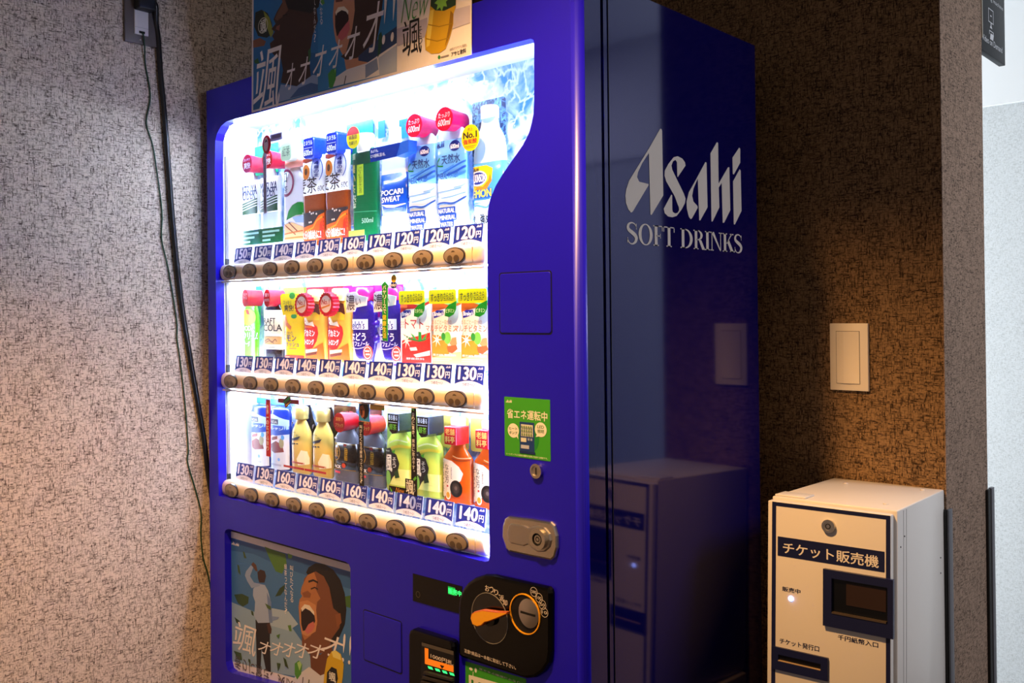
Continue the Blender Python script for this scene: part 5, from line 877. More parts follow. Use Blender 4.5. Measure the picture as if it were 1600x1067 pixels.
# ------------------------------------------------------------------ posters
def under(pts, top): return [(x, min(z, top)) for x, z in pts]
po = MB().prism(under([(0.1193,1.7379),(0.1309,2.514),(0.8523,2.3703),(0.8434,1.7314)], 2.247), -.0030, -.0022, PAPER).build('advertising_poster')
tag(po, 'large landscape advertising poster standing across the top of the blue machine', 'poster')
PH = 'f3eef4'; SKY = '1f74bd'; SK1 = '3d241e'; SK2 = '6b4636'; SK3 = 'c98f72'; SHIRT = 'b9c7e2'
printing('printing', po, [
    (PL(under([(0.1261,1.7422),(0.1373,2.4908),(0.6468,2.3949),(0.6374,1.7391)], 2.241)), SKY), (PL(under([(0.3789,1.7433),(0.3873,2.317),(0.6468,2.3949),(0.6374,1.7391)], 2.241)), '2a83c8'), (PL([(0.1265,1.7697),(0.2345,1.8552),(0.3801,1.8264),(0.3789,1.744),(0.1261,1.743)]), '1a62a6'),
    (PL([(0.1335,1.9368),(0.1391,1.9684),(0.1649,1.9686),(0.19,1.9548),(0.206,1.9291),(0.2106,1.904),(0.1856,1.8992),(0.1494,1.9109)]), '1d2a22'), (PL([(0.1721,1.9649),(0.197,1.9431),(0.2128,1.9056),(0.2013,1.896),(0.1873,1.9211)]), '8f9a3a'), (PL([(0.1285,1.905),(0.1566,1.9053),(0.1819,1.8919),(0.1745,1.8833),(0.1283,1.8878)]), '8a5a44'), (RING(*[(0.1701,1.9309)][0], .020, .018, .002), 'd8dccc'), (T('颯', (0.1587,1.9136,0.1843,1.9444), .02), 'e8ece4'),
    (PL([(0.2434,1.9883),(0.25,1.9669),(0.2254,1.9488),(0.2132,1.9355),(0.2215,1.9237),(0.2044,1.9154),(0.2184,1.9064),(0.207,1.8988),(0.2153,1.889),(0.1982,1.8845),(0.2008,1.8659),(0.2204,1.848),(0.2412,1.842),(0.2491,1.8128),(0.2404,1.7866),(0.3014,1.7681),(0.3539,1.7781),(0.3481,1.8212),(0.3617,1.8681),(0.3811,1.8943),(0.3695,1.9654)]), SK1), (PL([(0.2447,1.98),(0.25,1.9629),(0.2303,1.9476),(0.2189,1.935),(0.2286,1.9289),(0.2495,1.9334),(0.2702,1.9425),(0.2774,1.9644)]), SK2), (PL([(0.2249,1.9169),(0.2389,1.9179),(0.2352,1.9048),(0.2213,1.9117)]), '8a4a40'),
    (PL([(0.2703,1.9464),(0.3559,1.9171),(0.3847,1.9238),(0.3959,1.9589),(0.386,2.0106),(0.3385,2.0518),(0.2787,2.0543),(0.2509,2.03),(0.2476,1.9912)]), '141018'), (LN([(0.2495,1.9353),(0.2688,1.9349)], .003), '1c1210'),
    (PL([(0.2188,1.7445),(0.2404,1.7826),(0.3014,1.7681),(0.3604,1.7826),(0.3794,1.7773),(0.3789,1.7433)]), '8fa8d4'), (PL([(0.2741,1.7454),(0.3079,1.7631),(0.3537,1.7666),(0.3792,1.7584),(0.3789,1.7433)]), '3f66a8'),
    (PL([(0.57,1.8596),(0.6088,1.8999),(0.6178,1.9674),(0.5863,2.0323),(0.528,2.0671),(0.4755,2.0606),(0.4509,2.0195),(0.4454,1.9691),(0.4468,1.9465),(0.5374,1.9315)]), '141018'), (PL([(0.4468,1.9465),(0.4519,2.0044),(0.481,2.0333),(0.5331,2.026),(0.5551,1.9842),(0.5374,1.9315)]), SK2), (PL([(0.4468,1.9465),(0.4386,1.9225),(0.4339,1.8901),(0.4377,1.8595),(0.4435,1.8379),(0.4717,1.7972),(0.4772,1.7724),(0.5122,1.7695),(0.5464,1.772),(0.558,1.7983),(0.57,1.8596),(0.5374,1.9315)]), SK3), (PL([(0.5059,1.932),(0.5081,1.888),(0.4995,1.8536),(0.4777,1.807),(0.4598,1.8032),(0.4775,1.7924),(0.5125,1.7893),(0.5524,1.7958),(0.5776,1.812),(0.5919,1.8547),(0.6009,1.9088)]), SK1), (PL([(0.5183,1.7918),(0.5693,1.8102),(0.6387,1.827),(0.6382,1.7908),(0.5521,1.7727),(0.5182,1.7828)]), '28406e'),
    (PL([(0.4419,1.8957),(0.4505,1.9056),(0.4702,1.9033),(0.486,1.893),(0.4881,1.8743),(0.4785,1.8618),(0.4605,1.8491),(0.4472,1.8482),(0.4415,1.8699)]), '2a0d0c'), (PL([(0.4431,1.8992),(0.4523,1.9074),(0.4732,1.9048),(0.4872,1.8921),(0.4859,1.8843),(0.479,1.8925),(0.4642,1.8988),(0.4491,1.8963),(0.4454,1.8912)]), 'f0e6dc'), (PL([(0.4496,1.8466),(0.4576,1.8553),(0.4786,1.8673),(0.4893,1.8722),(0.4913,1.8536),(0.4812,1.8411),(0.4633,1.8349)]), 'c8636a'), (PL([(0.4437,1.9361),(0.4736,1.9326),(0.4674,1.9164),(0.4446,1.9196)]), '6a3a30'),
    (PL([(0.4164,1.7444),(0.4411,1.7624),(0.4802,1.7718),(0.5464,1.7727),(0.6382,1.7943),(0.6374,1.7395)]), 'e0e0ea'), (PL([(0.5408,1.7695),(0.5688,1.7748),(0.5771,1.7768),(0.5823,1.7528),(0.5404,1.7427)]), '7f93bc'), (PL([(0.5826,1.7757),(0.6382,1.7908),(0.6374,1.7395),(0.5848,1.74)]), 'a9b8d6'), (LN([(0.477,1.7596),(0.4709,1.7424)], .003), '2a3048'),
    (PL([(0.4156,1.7744),(0.4305,1.7822),(0.4444,1.7766),(0.4423,1.7585),(0.4311,1.7419),(0.4195,1.7446)]), '3f9a3a'), (PL([(0.4384,1.7796),(0.4445,1.7821),(0.4401,1.7718)]), '8fcf6a'), (PL([(0.5833,1.8214),(0.5915,1.8267),(0.5968,1.8115),(0.5882,1.7852),(0.5799,1.7762)]), '24523a'), (PL([(0.1323,1.857),(0.1486,1.86),(0.1543,1.8466),(0.1373,1.849)]), '2f6a3a'), (PL([(0.3451,1.8371),(0.3549,1.8428),(0.3546,1.8238),(0.3479,1.8098)]), '2f6a3a'), (PL([(0.3912,1.9355),(0.4019,1.9387),(0.4067,1.9262),(0.3973,1.9247)]), '4f9a4a'),
    (TV('叫びたくなる', (0.389,1.883,0.3986,2.0022), .0), PH), (TV('緑茶ってなんだ?', (0.3669,1.8503,0.3742,2.0079), .0), PH),
    (T('颯', (0.1281,1.7343,0.2452,1.8742), .0, .25), PH), (T('オ', (0.2582,1.7651,0.296,1.8221), 0, .35), PH), (T('オ', (0.3089,1.7676,0.3525,1.8257), 0, .35), PH), (T('オ', (0.3625,1.7751,0.4119,1.8394), 0, .35), PH), (T('オ', (0.419,1.7828,0.4667,1.8392), 0, .35), PH), (T('オ', (0.4737,1.7897,0.5251,1.8548), 0, .35), PH), (T('オ', (0.534,1.7914,0.6008,1.8893), 0, .35), PH), (T('!!', (0.5941,1.7997,0.6404,1.9281), -.01, .2), PH),
    (PL([(0.6396,1.8216),(0.6811,1.8229),(0.7272,1.8245),(0.7267,1.7895),(0.6392,1.7882)]), 'b9b4cf'), (PL([(0.791,1.8232),(0.8415,1.8212),(0.841,1.7894),(0.7891,1.7878)]), 'c3bed8'),
    (T('New', (0.652,1.83,0.7322,1.8791), -.02, .45), '3f9a4a'), (T('颯', (0.6555,1.7616,0.7105,1.8309), .0), '18181c'), (TV('そう', (0.7022,1.7773,0.7127,1.8132), .0), '3a3a40'),
    (PL([(0.7385,1.8619),(0.7471,1.9162),(0.7618,1.9387),(0.7632,1.9648),(0.7916,1.9639),(0.7931,1.9368),(0.8062,1.9105),(0.8069,1.8584)]), '2a4a30'), (PL([(0.7385,1.8619),(0.8069,1.8584),(0.8046,1.8266),(0.7988,1.8149),(0.7976,1.7957),(0.788,1.7733),(0.7764,1.7551),(0.7592,1.7503),(0.7375,1.7536),(0.7214,1.7638),(0.7198,1.7876),(0.73,1.8138),(0.7342,1.8329)]), 'c9a21e'), (PL([(0.7362,1.8358),(0.7459,1.8352),(0.7406,1.8048),(0.7328,1.7699),(0.7244,1.7682),(0.7269,1.8011)]), 'e8d05a'), (PL([(0.791,1.8232),(0.7988,1.8149),(0.7953,1.7929),(0.7832,1.7694),(0.7746,1.7581),(0.7859,1.795)]), '8f6a12'), (PL([(0.7386,1.8685),(0.807,1.8649),(0.8046,1.8298),(0.7746,1.8263),(0.7507,1.8324),(0.7373,1.8438)]), '24402a'), (STAR(*[(0.7677,1.8466)][0], .012, .020, 8), '7fbf4a'),
    (LN([(0.7299,1.8105),(0.7599,1.8),(0.7977,1.7983)], .0018), '9a7a14'), (LN([(0.7237,1.7851),(0.7547,1.7737),(0.787,1.7735)], .0018), '9a7a14'), (T('100年のワクワクと笑顔を。', (0.7877,1.7481,0.8337,1.7541), .0), '55505a'), (T('アサヒ飲料', (0.7913,1.7372,0.8304,1.7462), .03), '17171f'), (EL(*[(0.7591,1.7431)][0], .0035, .0035), '2f8a4a'), (R((0.7639,1.7403,0.7852,1.7431)), '8a8690')], -.0030, step=.000015)
# poster in the lower frame
pl = MB().prism([(-0.0498,0.3802),(-0.0519,0.7364),(0.4631,0.7375),(0.4641,0.4351)], .0175, .0185, PAPER).build('framed_poster'); tag(pl, 'advertising poster with a shouting man in the frame below the display window', 'poster')
vm(MB().prism([(-0.0821,0.3602),(-0.0763,0.7475),(0.4661,0.7494),(0.4667,0.4252)], .0195, .0205, mat('frame_backing', '191519', .5)), 'poster_frame_backing')
YP = .0175
def leafp(c, u): return (PL(u), c)
printing('printing', pl, [
    (PL([(-0.0219,0.4194),(-0.0247,0.7209),(0.4494,0.7227),(0.4495,0.4679)]), '3f74b4'), (PL([(-0.0219,0.4194),(-0.0234,0.5637),(0.0763,0.5611),(0.2217,0.5662),(0.295,0.5219),(0.3298,0.4637),(0.1554,0.437)]), '8fb0d2'), (PL([(-0.0247,0.7201),(0.4494,0.7227),(0.4505,0.6866),(0.3331,0.6849),(0.1788,0.6893),(0.0784,0.6982),(-0.0244,0.6888)]), '2f5f9e'), (PL([(0.0762,0.5535),(0.1576,0.5855),(0.2221,0.5917),(0.2592,0.5708),(0.2215,0.548),(0.1305,0.5426)]), 'a9c2dc'),
    (LG((-0.0175,0.7046,0.0151,0.7134)), 'e8e4ee'),
    (PL([(0.1264,0.7231),(0.1596,0.7211),(0.2113,0.7197),(0.2161,0.6995),(0.1979,0.6725),(0.172,0.6733),(0.1494,0.6952)]), '4c7a32'), (PL([(0.2209,0.7228),(0.2397,0.7223),(0.2352,0.7136),(0.2226,0.7122)]), '5f9a3a'), (PL([(-0.0084,0.5843),(0.0277,0.5933),(0.0573,0.5915),(0.0543,0.5756),(0.0308,0.5631),(0.0094,0.5665)]), '33502a'), (PL([(0.1685,0.6144),(0.1877,0.6376),(0.209,0.6501),(0.205,0.6355),(0.1907,0.6217)]), '2a4422'), (PL([(0.0328,0.6963),(0.0399,0.6956),(0.0489,0.6817),(0.0376,0.6817)]), '3f5a2a'), (PL([(0.0072,0.661),(0.0158,0.6587),(0.0226,0.6367),(0.0113,0.6424)]), '3f5a2a'), (PL([(0.0659,0.5608),(0.075,0.5608),(0.0789,0.5503),(0.0693,0.552)]), '2f4a26'), (PL([(-0.0078,0.5299),(0.016,0.5253),(0.0194,0.5164),(0.0014,0.5182)]), '2f4a26'), (PL([(0.2185,0.5589),(0.2311,0.5628),(0.2341,0.549),(0.2246,0.548)]), '5a8a3a'), (PL([(0.4239,0.6645),(0.4503,0.6731),(0.451,0.6463),(0.4346,0.6463)]), '3f6a34'),
    (PL([(0.0857,0.5434),(0.1472,0.55),(0.1459,0.5088),(0.1488,0.4353),(0.1288,0.434),(0.1107,0.4819),(0.1059,0.4319),(0.0895,0.4308),(0.0878,0.4954)]), '17141a'),
    (PL([(0.1338,0.5433),(0.1452,0.5495),(0.1536,0.5365),(0.1514,0.5249),(0.1402,0.5243)]), '4a2c22'), (PL([(0.0772,0.6152),(0.1014,0.6312),(0.1265,0.6333),(0.1397,0.6228),(0.1512,0.5991),(0.1573,0.567),(0.1518,0.551),(0.0966,0.5382),(0.0803,0.5506),(0.085,0.5856),(0.0755,0.5989)]), 'a3b7dc'), (PL([(0.1349,0.6181),(0.1526,0.5993),(0.1571,0.5521),(0.1439,0.5492),(0.139,0.5817)]), '6f8ac0'), (PL([(0.1047,0.6265),(0.0702,0.615),(0.0509,0.6285),(0.0412,0.6401),(0.0463,0.6506),(0.0676,0.6689),(0.0779,0.6658),(0.0637,0.6423),(0.0808,0.6303),(0.1082,0.6325)]), '8fa6d2'), (PL([(0.154,0.5663),(0.1848,0.571),(0.1802,0.5652),(0.1572,0.5558)]), '7f98c8'),
    (PL([(0.0697,0.672),(0.0781,0.6784),(0.0904,0.6737),(0.0971,0.659),(0.0861,0.6597)]), '5a3a28'), (PL([(0.0957,0.6577),(0.1087,0.6664),(0.1269,0.6659),(0.1321,0.6549),(0.1252,0.6387),(0.1035,0.6346),(0.0982,0.643)]), '33201a'),
    (PL([(0.2915,0.692),(0.3007,0.7054),(0.3277,0.7196),(0.3598,0.7228),(0.3911,0.7163),(0.4161,0.6986),(0.4306,0.6726),(0.4356,0.6398),(0.4297,0.6081),(0.4115,0.5785),(0.3831,0.5532),(0.3316,0.5866),(0.327,0.6732)]), '17110f'),
    (PL([(0.2975,0.6882),(0.3274,0.7013),(0.3565,0.6962),(0.3763,0.6757),(0.3899,0.6337),(0.415,0.6253),(0.4118,0.5973),(0.3833,0.567),(0.3715,0.5401),(0.3307,0.5199),(0.3009,0.5145),(0.2739,0.5258),(0.273,0.5524),(0.2654,0.5757),(0.2616,0.6107),(0.2662,0.6277),(0.2761,0.6368),(0.2701,0.6428),(0.274,0.656),(0.2821,0.6683),(0.284,0.6775)]), '7a4a30'), (PL([(0.2975,0.6882),(0.3215,0.6985),(0.333,0.6814),(0.3269,0.6627),(0.3442,0.6451),(0.3323,0.6357),(0.326,0.6064),(0.3316,0.5866),(0.3075,0.5566),(0.2832,0.5405),(0.2737,0.5525),(0.2654,0.5757),(0.2616,0.6107),(0.2662,0.6277),(0.2761,0.6368),(0.2701,0.6428),(0.274,0.656),(0.2821,0.6683)]), 'b07448'), (PL([(0.2661,0.6223),(0.2966,0.632),(0.3263,0.6275),(0.3317,0.5936),(0.3255,0.5695),(0.2955,0.5521),(0.2737,0.5525),(0.2667,0.576)]), 'c98c5c'),
    (PL([(0.2708,0.6054),(0.2856,0.6185),(0.3054,0.6179),(0.3202,0.6087),(0.3246,0.5921),(0.315,0.5777),(0.2957,0.5663),(0.2774,0.5598),(0.2715,0.5735)]), '1f0a08'), (PL([(0.272,0.6093),(0.2844,0.6207),(0.3037,0.6222),(0.3202,0.6115),(0.3213,0.6036),(0.3053,0.6108),(0.2873,0.6124),(0.2744,0.6019)]), 'eadfd0'), (PL([(0.2847,0.5614),(0.2989,0.5794),(0.3175,0.5898),(0.3233,0.5806),(0.3124,0.5666),(0.2955,0.5568)]), 'c9706a'),
    (LN([(0.309,0.6592),(0.3239,0.6656),(0.3357,0.6637)], .003), '2a150e'), (LN([(0.3002,0.6735),(0.3182,0.6804),(0.3359,0.6784)], .0045), '22120c'), (PL([(0.2762,0.644),(0.2969,0.6534),(0.31,0.6489),(0.3057,0.6392),(0.2816,0.6354)]), '8a5436'), (PL([(0.3965,0.6213),(0.415,0.6287),(0.4186,0.609),(0.4034,0.5955)]), '8a5434'),
    (PL([(0.3039,0.517),(0.3424,0.5227),(0.3831,0.5566),(0.3884,0.5304),(0.3708,0.4916),(0.3417,0.4738),(0.3065,0.4859)]), '6f4228'), (PL([(0.2196,0.4243),(0.2451,0.4489),(0.3005,0.4861),(0.3417,0.4773),(0.3708,0.4916),(0.3759,0.4516),(0.2195,0.417)]), 'd9dbe6'), (LN([(0.2771,0.4572),(0.2745,0.4405)], .003), '3a3f58'), (LN([(0.3001,0.4578),(0.2969,0.4446)], .004), '5a5a4a'),
    (TV('叫びたくなる', (0.23,0.6145,0.2419,0.699), .0), PH), (TV('緑茶ってなんだ?', (0.2072,0.5834,0.2176,0.6986), .0), PH),
    (T('颯', (-0.0152,0.4536,0.0899,0.5232), .0, .2), PH), (T('オ', (0.0961,0.4713,0.152,0.503), 0, .3), PH), (T('オ', (0.146,0.4797,0.2014,0.5133), 0, .3), PH), (T('オ', (0.1957,0.4878,0.2493,0.5239), 0, .3), PH), (T('オ', (0.2451,0.4978,0.3007,0.5346), 0, .3), PH), (T('オ', (0.2953,0.51,0.3584,0.544), 0, .3), PH), (T('オ', (0.3443,0.5274,0.4263,0.5754), 0, .3), PH), (T('!!', (0.4183,0.5267,0.4536,0.5879), -.01, .15), PH),
    (PL([(0.3519,0.4556),(0.3563,0.4845),(0.3666,0.5199),(0.3829,0.5394),(0.3971,0.5455),(0.4155,0.542),(0.4251,0.5223),(0.4214,0.4943),(0.4156,0.4724)]), 'd8b41e'), (PL([(0.3829,0.5394),(0.3971,0.5455),(0.4138,0.5399),(0.4164,0.5287),(0.3884,0.5287)]), 'efe07a'), (PL([(0.3635,0.4656),(0.3662,0.4905),(0.3824,0.5066),(0.4004,0.506),(0.4046,0.4866),(0.3977,0.4694)]), '1a1a1c'), (T('颯', (0.372,0.4752,0.3977,0.4954), .02), 'f0f0ea'),
    (PL([(0.2455,0.4796),(0.2611,0.4906),(0.2739,0.4849),(0.2699,0.4625),(0.2543,0.4459),(0.2452,0.4562)]), '4f9a3a'), (PL([(0.2549,0.4837),(0.2654,0.4899),(0.2727,0.4845),(0.2639,0.4681)]), 'a9d88a'), (PL([(0.2002,0.483),(0.211,0.4802),(0.2215,0.4617),(0.2076,0.4648)]), '2f4a24'), (PL([(0.1741,0.4638),(0.1897,0.4658),(0.187,0.4578),(0.1784,0.4446)]), '35542a'), (PL([(0.0537,0.4436),(0.0621,0.4438),(0.0647,0.4349),(0.055,0.4363)]), '2f4a24'), (PL([(-0.0105,0.4475),(0.022,0.4494),(0.0267,0.4332),(0.0073,0.4304)]), '3f5a34'), (PL([(0.1731,0.5261),(0.1881,0.5332),(0.1827,0.521)]), '4a7a34'), (PL([(0.1278,0.5913),(0.1524,0.5882),(0.151,0.5805),(0.1377,0.5814)]), '4a6a3a'),
    (T('香りに驚き、爽快に飲み干す。', (-0.0075,0.4393,0.4039,0.4081), .0), '5a5048')], .0175, step=.000015)
# clear clips that hold the framed poster

# ------------------------------------------------------------------ ticket machine on its stand
TM = tag(empty('ticket_machine'), 'white box-shaped ticket machine with navy trim against the brown wall', 'ticket machine')
TM.matrix_world = Matrix(((0.99713612, -0.07554979, -0.00343232, 1.20625978), (0.07562772, 0.99610867, 0.04525443, 0.39950219), (0.0, -0.04538441, 0.9989696, 0.4551094), (0, 0, 0, 1)))
TWd, TDp, THt, FY = 0.22537, 0.34061, 0.46, -0.014
TWHITE = mat('ticket_machine_paint', 'ded9d2', 0.42, coat=0.1); TNAVY = mat('ticket_navy', '141a44', 0.35)
MB().rbox(0, TWd, 0.004, TDp, 0, THt, TWHITE, 0.0025).build('body', TM)
MB().box(TWd, TWd + 0.0006, 0.0405, 0.0412, 0.004, THt - 0.004, mat('panel_joint', 'a9a7ac', .5)).box(TWd, TWd + 0.0006, 0.058, 0.0584, 0.004, THt - 0.004, MATS['panel_joint']).build('side_joint', TM)
for y_, z_ in ((0.022, .395), (0.046, .41), (0.30, .33), (0.30, .30)): MB().lathe([(-.0012, .0012), (.0012, .0012)], RUBBER, 1, 8).build('side_screw', TM, (TWd + .0002, y_, z_))
for x_, y_ in ((.03, .06), (.05, .27), (.19, .06), (.195, .29)): MB().lathe([(0, .0045), (.0012, .0045), (.0020, .003)], TWHITE, 1, 14).build('top_screw', TM, (x_, y_, THt))
MB().rbox(0.002, 0.060, 0.012, 0.060, THt, THt + 0.003, TWHITE, 0.001).build('hinge_plate', TM)
dr = MB().rbox(-0.001, 0.2195, FY, 0.0028, 0.003, THt - 0.006, TWHITE, 0.002).build('door', TM)
q0 = [(0.0073,0.4553),(0.2187,0.4501),(0.2188,0.0911),(0.0094,0.0905)]; q1 = [(0.0151,0.4469),(0.2114,0.4443),(0.2115,0.0892),(0.0171,0.0924)]
xo0, xo1 = q0[0][0], q0[1][0]; xi0, xi1 = q1[0][0], q1[1][0]; zo, zi = (q0[0][1] + q0[1][1]) / 2, (q1[0][1] + q1[1][1]) / 2
printing('navy_border', TM, [(R((xo0, .02, xi0, zo)), TNAVY), (R((xi0, zi, xi1, zo)), TNAVY), (R((xi1, .02, xo1, zo)), TNAVY)], FY, step=.0002)
ti = MB().prism(R((0.0185,0.355,0.2091,0.3902))[0], FY - .0006, FY, TNAVY).build('title_plate', TM); ti['label'] = 'navy title plate with white lettering'
TL = mat('ticket_lettering', 'e6e0d8', .5)
printing('lettering', ti, [(T('チケット販売機', (0.0285,0.3605,0.1995,0.3817), .02), TL)], FY - .0006)
for t_ in (T('販売中', (0.0275,0.2918,0.0617,0.3004), .03), T('チケット発行口', (0.023,0.1958,0.0964,0.206), .03), T('千円紙幣入口', (0.1291,0.2246,0.1987,0.2338), .03)): printing('lettering', TM, [(t_, TNAVY)], FY, step=.0002)
c = [(0.1134,0.4215)][0]; lk = MB().ring_y(c[0], c[1], .0118, .0075, FY - .006, FY, STEEL).cyl_y(c[0], c[1], .0078, .0078, FY - .005, FY, STEEL).build('key_lock', TM); lk['label'] = 'round steel tubular key lock'
MB().ring_y(c[0] - .0005, c[1], .0048, .0034, FY - .0058, FY - .005, RUBBER).build('key_ring', lk)
c = [(0.044,0.2808)][0]; MB().cyl_y(c[0], c[1], .0045, .0045, FY - .0015, FY, mat('blue_white_led', 'cfdcff', .3, emit=7.0, emcol='9fb4ff'), 20, dome=.0015).build('status_lamp', TM)
bz = [(0.1053,0.3453),(0.1085,0.349),(0.2221,0.3494),(0.2254,0.3465),(0.2254,0.2459),(0.2221,0.2459),(0.1082,0.2444),(0.1056,0.2467)]; x0 = min(p[0] for p in bz); x1 = max(p[0] for p in bz); z0 = (bz[7][1] + bz[4][1]) / 2; z1 = (bz[0][1] + bz[3][1]) / 2
iq = (0.1205,0.2702,0.2161,0.3317); bzm = MB(); FB = FY - .008
for a in ((x0, z0, iq[0], z1), (iq[2], z0, x1, z1), (iq[0], z0, iq[2], iq[1]), (iq[0], iq[3], iq[2], z1)): bzm.box(a[0], a[2], FB, FY, a[1], a[3], TNAVY)
bz_o = bzm.build('bill_slot_bezel', TM); bz_o['label'] = 'navy banknote slot bezel'
MB().box(iq[0], iq[2], FY - .001, FY - .0004, iq[1], iq[3], mat('slot_black', '050506')).build('bill_slot', bz_o)
MB().prism([(iq[0] + .024, iq[1] + .018), (iq[2] - .004, iq[1] + .018), (iq[2] - .004, iq[3] - .004), (iq[0] + .024, iq[3] - .004)], FY - .0025, FY - .0012, mat('slot_tray', '2b1c14', .4)).build('slot_tray', bz_o)
MB().box(iq[0] + .001, iq[2] - .002, FY - .0095, FY - .0012, iq[1] + .0005, iq[1] + .003, mat('slot_lip', '4a4038', .3)).build('slot_lip', bz_o)
sq_ = (0.0105,0.1488,0.1132,0.1893); s2_ = (0.0221,0.1653,0.1005,0.1768)
tz = MB()
for a in ((sq_[0], sq_[1], s2_[0], sq_[3]), (s2_[2], sq_[1], sq_[2], sq_[3]), (s2_[0], sq_[1], s2_[2], s2_[1]), (s2_[0], s2_[3], s2_[2], sq_[3])): tz.box(a[0], a[2], FY - .005, FY, a[1], a[3], TNAVY)
tz_o = tz.build('ticket_slot_bezel', TM); tz_o['label'] = 'navy ticket outlet bezel'
MB().box(s2_[0], s2_[2], FY - .001, FY - .0004, s2_[1], s2_[3], MATS['slot_black']).build('ticket_slot', tz_o)
MB().box(s2_[0], s2_[2], FY - .0055, FY - .001, s2_[1], s2_[1] + .0012, mat('slot_edge', 'b59a78', .4)).build('slot_lip', tz_o)
# wooden-topped stand under the ticket machine (below the frame)
SD = tag(empty('ticket_machine_stand'), 'pale metal stand under the white ticket machine', 'stand'); SD.matrix_world = Matrix.Translation((1.31, 0.56, 0))
SD.rotation_euler = (0, 0, 0.0757)
STM = mat('stand_paint', 'b7aaa2', .45)
MB().prism([(-.125, .412), (.125, .412), (.125, .4365), (-.125, .4365)], -.19, .178, STM).build('top_board', SD)
MB().rbox(-.11, .11, -.16, .165, .02, .412, mat('stand_body_paint', '8f857f', .5), .003).build('cabinet', SD)
MB().rbox(-.12, .12, -.18, .172, 0, .02, mat('stand_base_paint', '3a3634', .5), .002).build('base', SD)
# ------------------------------------------------------------------ light switch
q = (1.1759,1.0901,1.2588,1.234); cx, cz = (q[0] + q[2]) / 2, (q[1] + q[3]) / 2; hw, hh = (q[2] - q[0]) / 2, (q[3] - q[1]) / 2
IV = mat('ivory_switch_plastic', 'f3ead9', .45)
SWt = tag(empty('light_switch', (cx, YW, cz)), 'ivory rocker light switch on the brown woven wall', 'light switch')
MB().rbox(-hw, hw, -.009, -.0002, -hh, hh, IV, .0015).build('plate', SWt)
r2 = (1.1911,1.1055,1.2409,1.2167); a0, b0, a1, b1 = r2[0] - cx, r2[1] - cz, r2[2] - cx, r2[3] - cz
MB().box(a0 - .0008, a1 + .0008, -.0094, -.0088, b0 - .0008, b1 + .0008, mat('switch_gap', '4a4036', .6)).build('gap', SWt)
v = [(a0, -.0098, b0), (a0 + (a1 - a0) * .33, -.0125, b0), (a1, -.0105, b0), (a0, -.0098, b1), (a0 + (a1 - a0) * .33, -.0125, b1), (a1, -.0105, b1), (a0, -.009, b0), (a1, -.009, b0), (a0, -.009, b1), (a1, -.009, b1)]
MB().add(v, [(0, 1, 4, 3), (1, 2, 5, 4), (0, 6, 7, 2, 1), (3, 4, 5, 9, 8), (2, 7, 9, 5), (0, 3, 8, 6)], IV).build('rocker', SWt)
# ------------------------------------------------------------------ wall outlet, plug, cord and earth wire on the left wall
OU = tag(empty('wall_outlet', (XWL, -.1575, 1.912)), 'dark steel wall outlet plate with white socket insert', 'outlet')
def onx(mb, name, parent=None): return mb.build(name, parent or OU)
MB().rbox(.0002, .009, -.040, .040, 0, .125, mat('outlet_plate_steel', '6a625e', .4, metal=.3), .001).build('plate', OU)
MB().rbox(.009, .0125, -.0185, .0155, .021, .115, mat('socket_white', 'd8d2cc', .5), .0008).build('socket_insert', OU)
MB().box(.0125, .0128, -.0185, .0155, .0375, .038, mat('socket_joint', '8a847e', .5)).build('insert_joint', OU)
MB().lathe([(-.0014, .0022), (.0014, .0022)], mat('screw_steel', 'd8d4cc', .3, metal=.8), 1, 10).build('plate_screw', OU, (.0095, -.004, .0095))
MB().rbox(.0125, .0145, -.008, .006, .024, .0295, RUBBER, .0005).build('earth_terminal', OU)
PC = tag(empty('power_cord', (XWL + .0125, -.150, 1.99)), 'thick black power cord hanging from the wall outlet', 'power cord')
MB().rbox(.0003, .030, -.030, .014, -.002, .050, RUBBER, .005, 3).build('plug', PC)
P0 = Vector(PC.location)
cp_ = [(XWL + .030, -.146, 2.005), (XWL + .028, -.132, 2.008), (XWL + .014, -.124, 1.985)] + [(XWL + .0085, y, z) for y, z in [(-.1205,1.965),(-.116,1.935),(-.1102,1.8432),(-.1027,1.7669),(-.0924,1.6283),(-.0805,1.4734),(-.0619,1.3017),(-.0395,1.1595),(-.0199,1.0474),(-.0035,.9503),(.0063,.8692),(.03,.72),(.06,.5),(.1,.3),(.12,.1),(.13,.012)]]
MB().tube([Vector(p_) - P0 for p_ in spline(cp_, 6)], .0063, mat('cord_rubber', '08080a', .45, coat=.2)).build('cord', PC)
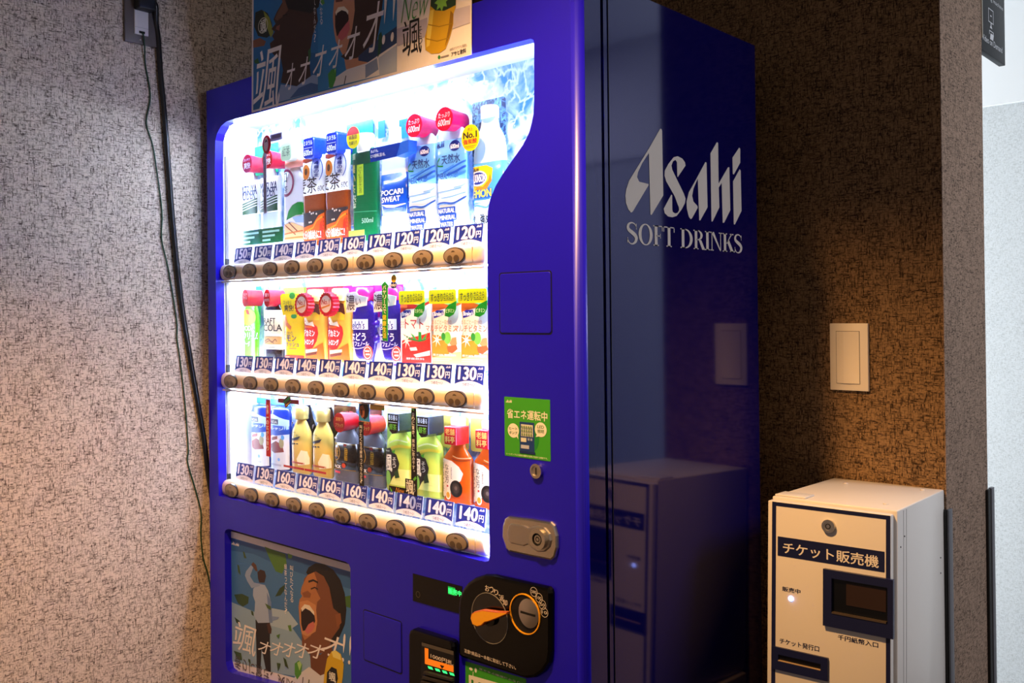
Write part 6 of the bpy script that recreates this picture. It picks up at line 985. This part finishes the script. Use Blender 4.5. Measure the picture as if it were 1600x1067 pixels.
gw = [(XWL + .0145, -.1585, 1.938), (XWL + .016, -.156, 1.930), (XWL + .0115, -.152, 1.912)] + [(XWL + .0035 + (.007 if z > 1.88 else 0), y, z) for y, z in [(-.1507,1.9056),(-.1462,1.8681),(-.1356,1.8086),(-.1358,1.7778),(-.1441,1.7381),(-.1427,1.7153),(-.1302,1.6786),(-.121,1.6257),(-.1073,1.5186),(-.1085,1.45),(-.0921,1.3795),(-.0716,1.2548),(-.071,1.21),(-.064,1.1605),(-.0515,1.0497),(-.044,.9386),(-.046,.905),(-.0278,.8416),(-.0111,.7755),(-.012,.72),(-.006,.66),(.01,.60),(.03,.45),(.04,.2),(.05,.006)]]
MB().tube(spline(gw, 5), .0017, mat('green_earth_wire', '0c3a22', .5), 8).build('earth_wire')
tag(bpy.data.objects['earth_wire'], 'thin dark green earth wire running down the left wall', 'wire')
# ------------------------------------------------------------------ projecting sign at the lobby corner
SG = tag(empty('lobby_sign', (XC, YE, 1.9)), 'dark projecting sign with white pictograms at the lobby corner', 'sign')
SGM = mat('sign_dark_acrylic', '1c2024', .55, spec=.25); SGW = mat('sign_white_print', 'c9cdd2', .5)
MB().rbox(-.014, 0, .002, .1905, -.0575, .45, SGM, .0012).build('panel', SG)
MB().box(-.016, .002, .0005, .0045, -.03, .45, mat('sign_bracket_steel', 'b9b4a4', .35, metal=.6)).build('bracket', SG)
def sgn(name, shapes):
    mb = MB()
    for sh in shapes: mb.add([(.0004, y, z) for y, z in sh[0]], sh[1], SGW)
    return mb.build(name, SG)
sgn('lettering', [T('Video on Demand', (.006, -.0335, .165, -.0195))]); sgn('lettering', [T('Vending machine', (.006, .067, .176, .079))])
sgn('screen_pictogram', [R((.055, .048, .095, .050)), R((.055, .018, .095, .020)), R((.055, .018, .0575, .050)), R((.0925, .018, .095, .050)), R((.072, .010, .078, .018)), PL([(.066, .006), (.084, .006), (.080, .011), (.070, .011)]), R((.070, .033, .080, .036))])
sgn('card_pictogram', [R((.060, -.002, .094, .000)), R((.060, -.010, .0625, .000)), R((.090, -.006, .094, .000)), PL([(.066, -.020), (.090, -.020), (.096, .002 - .008), (.070, -.006)])])

bpy.data.objects.remove(_FO); bpy.data.curves.remove(_FC)
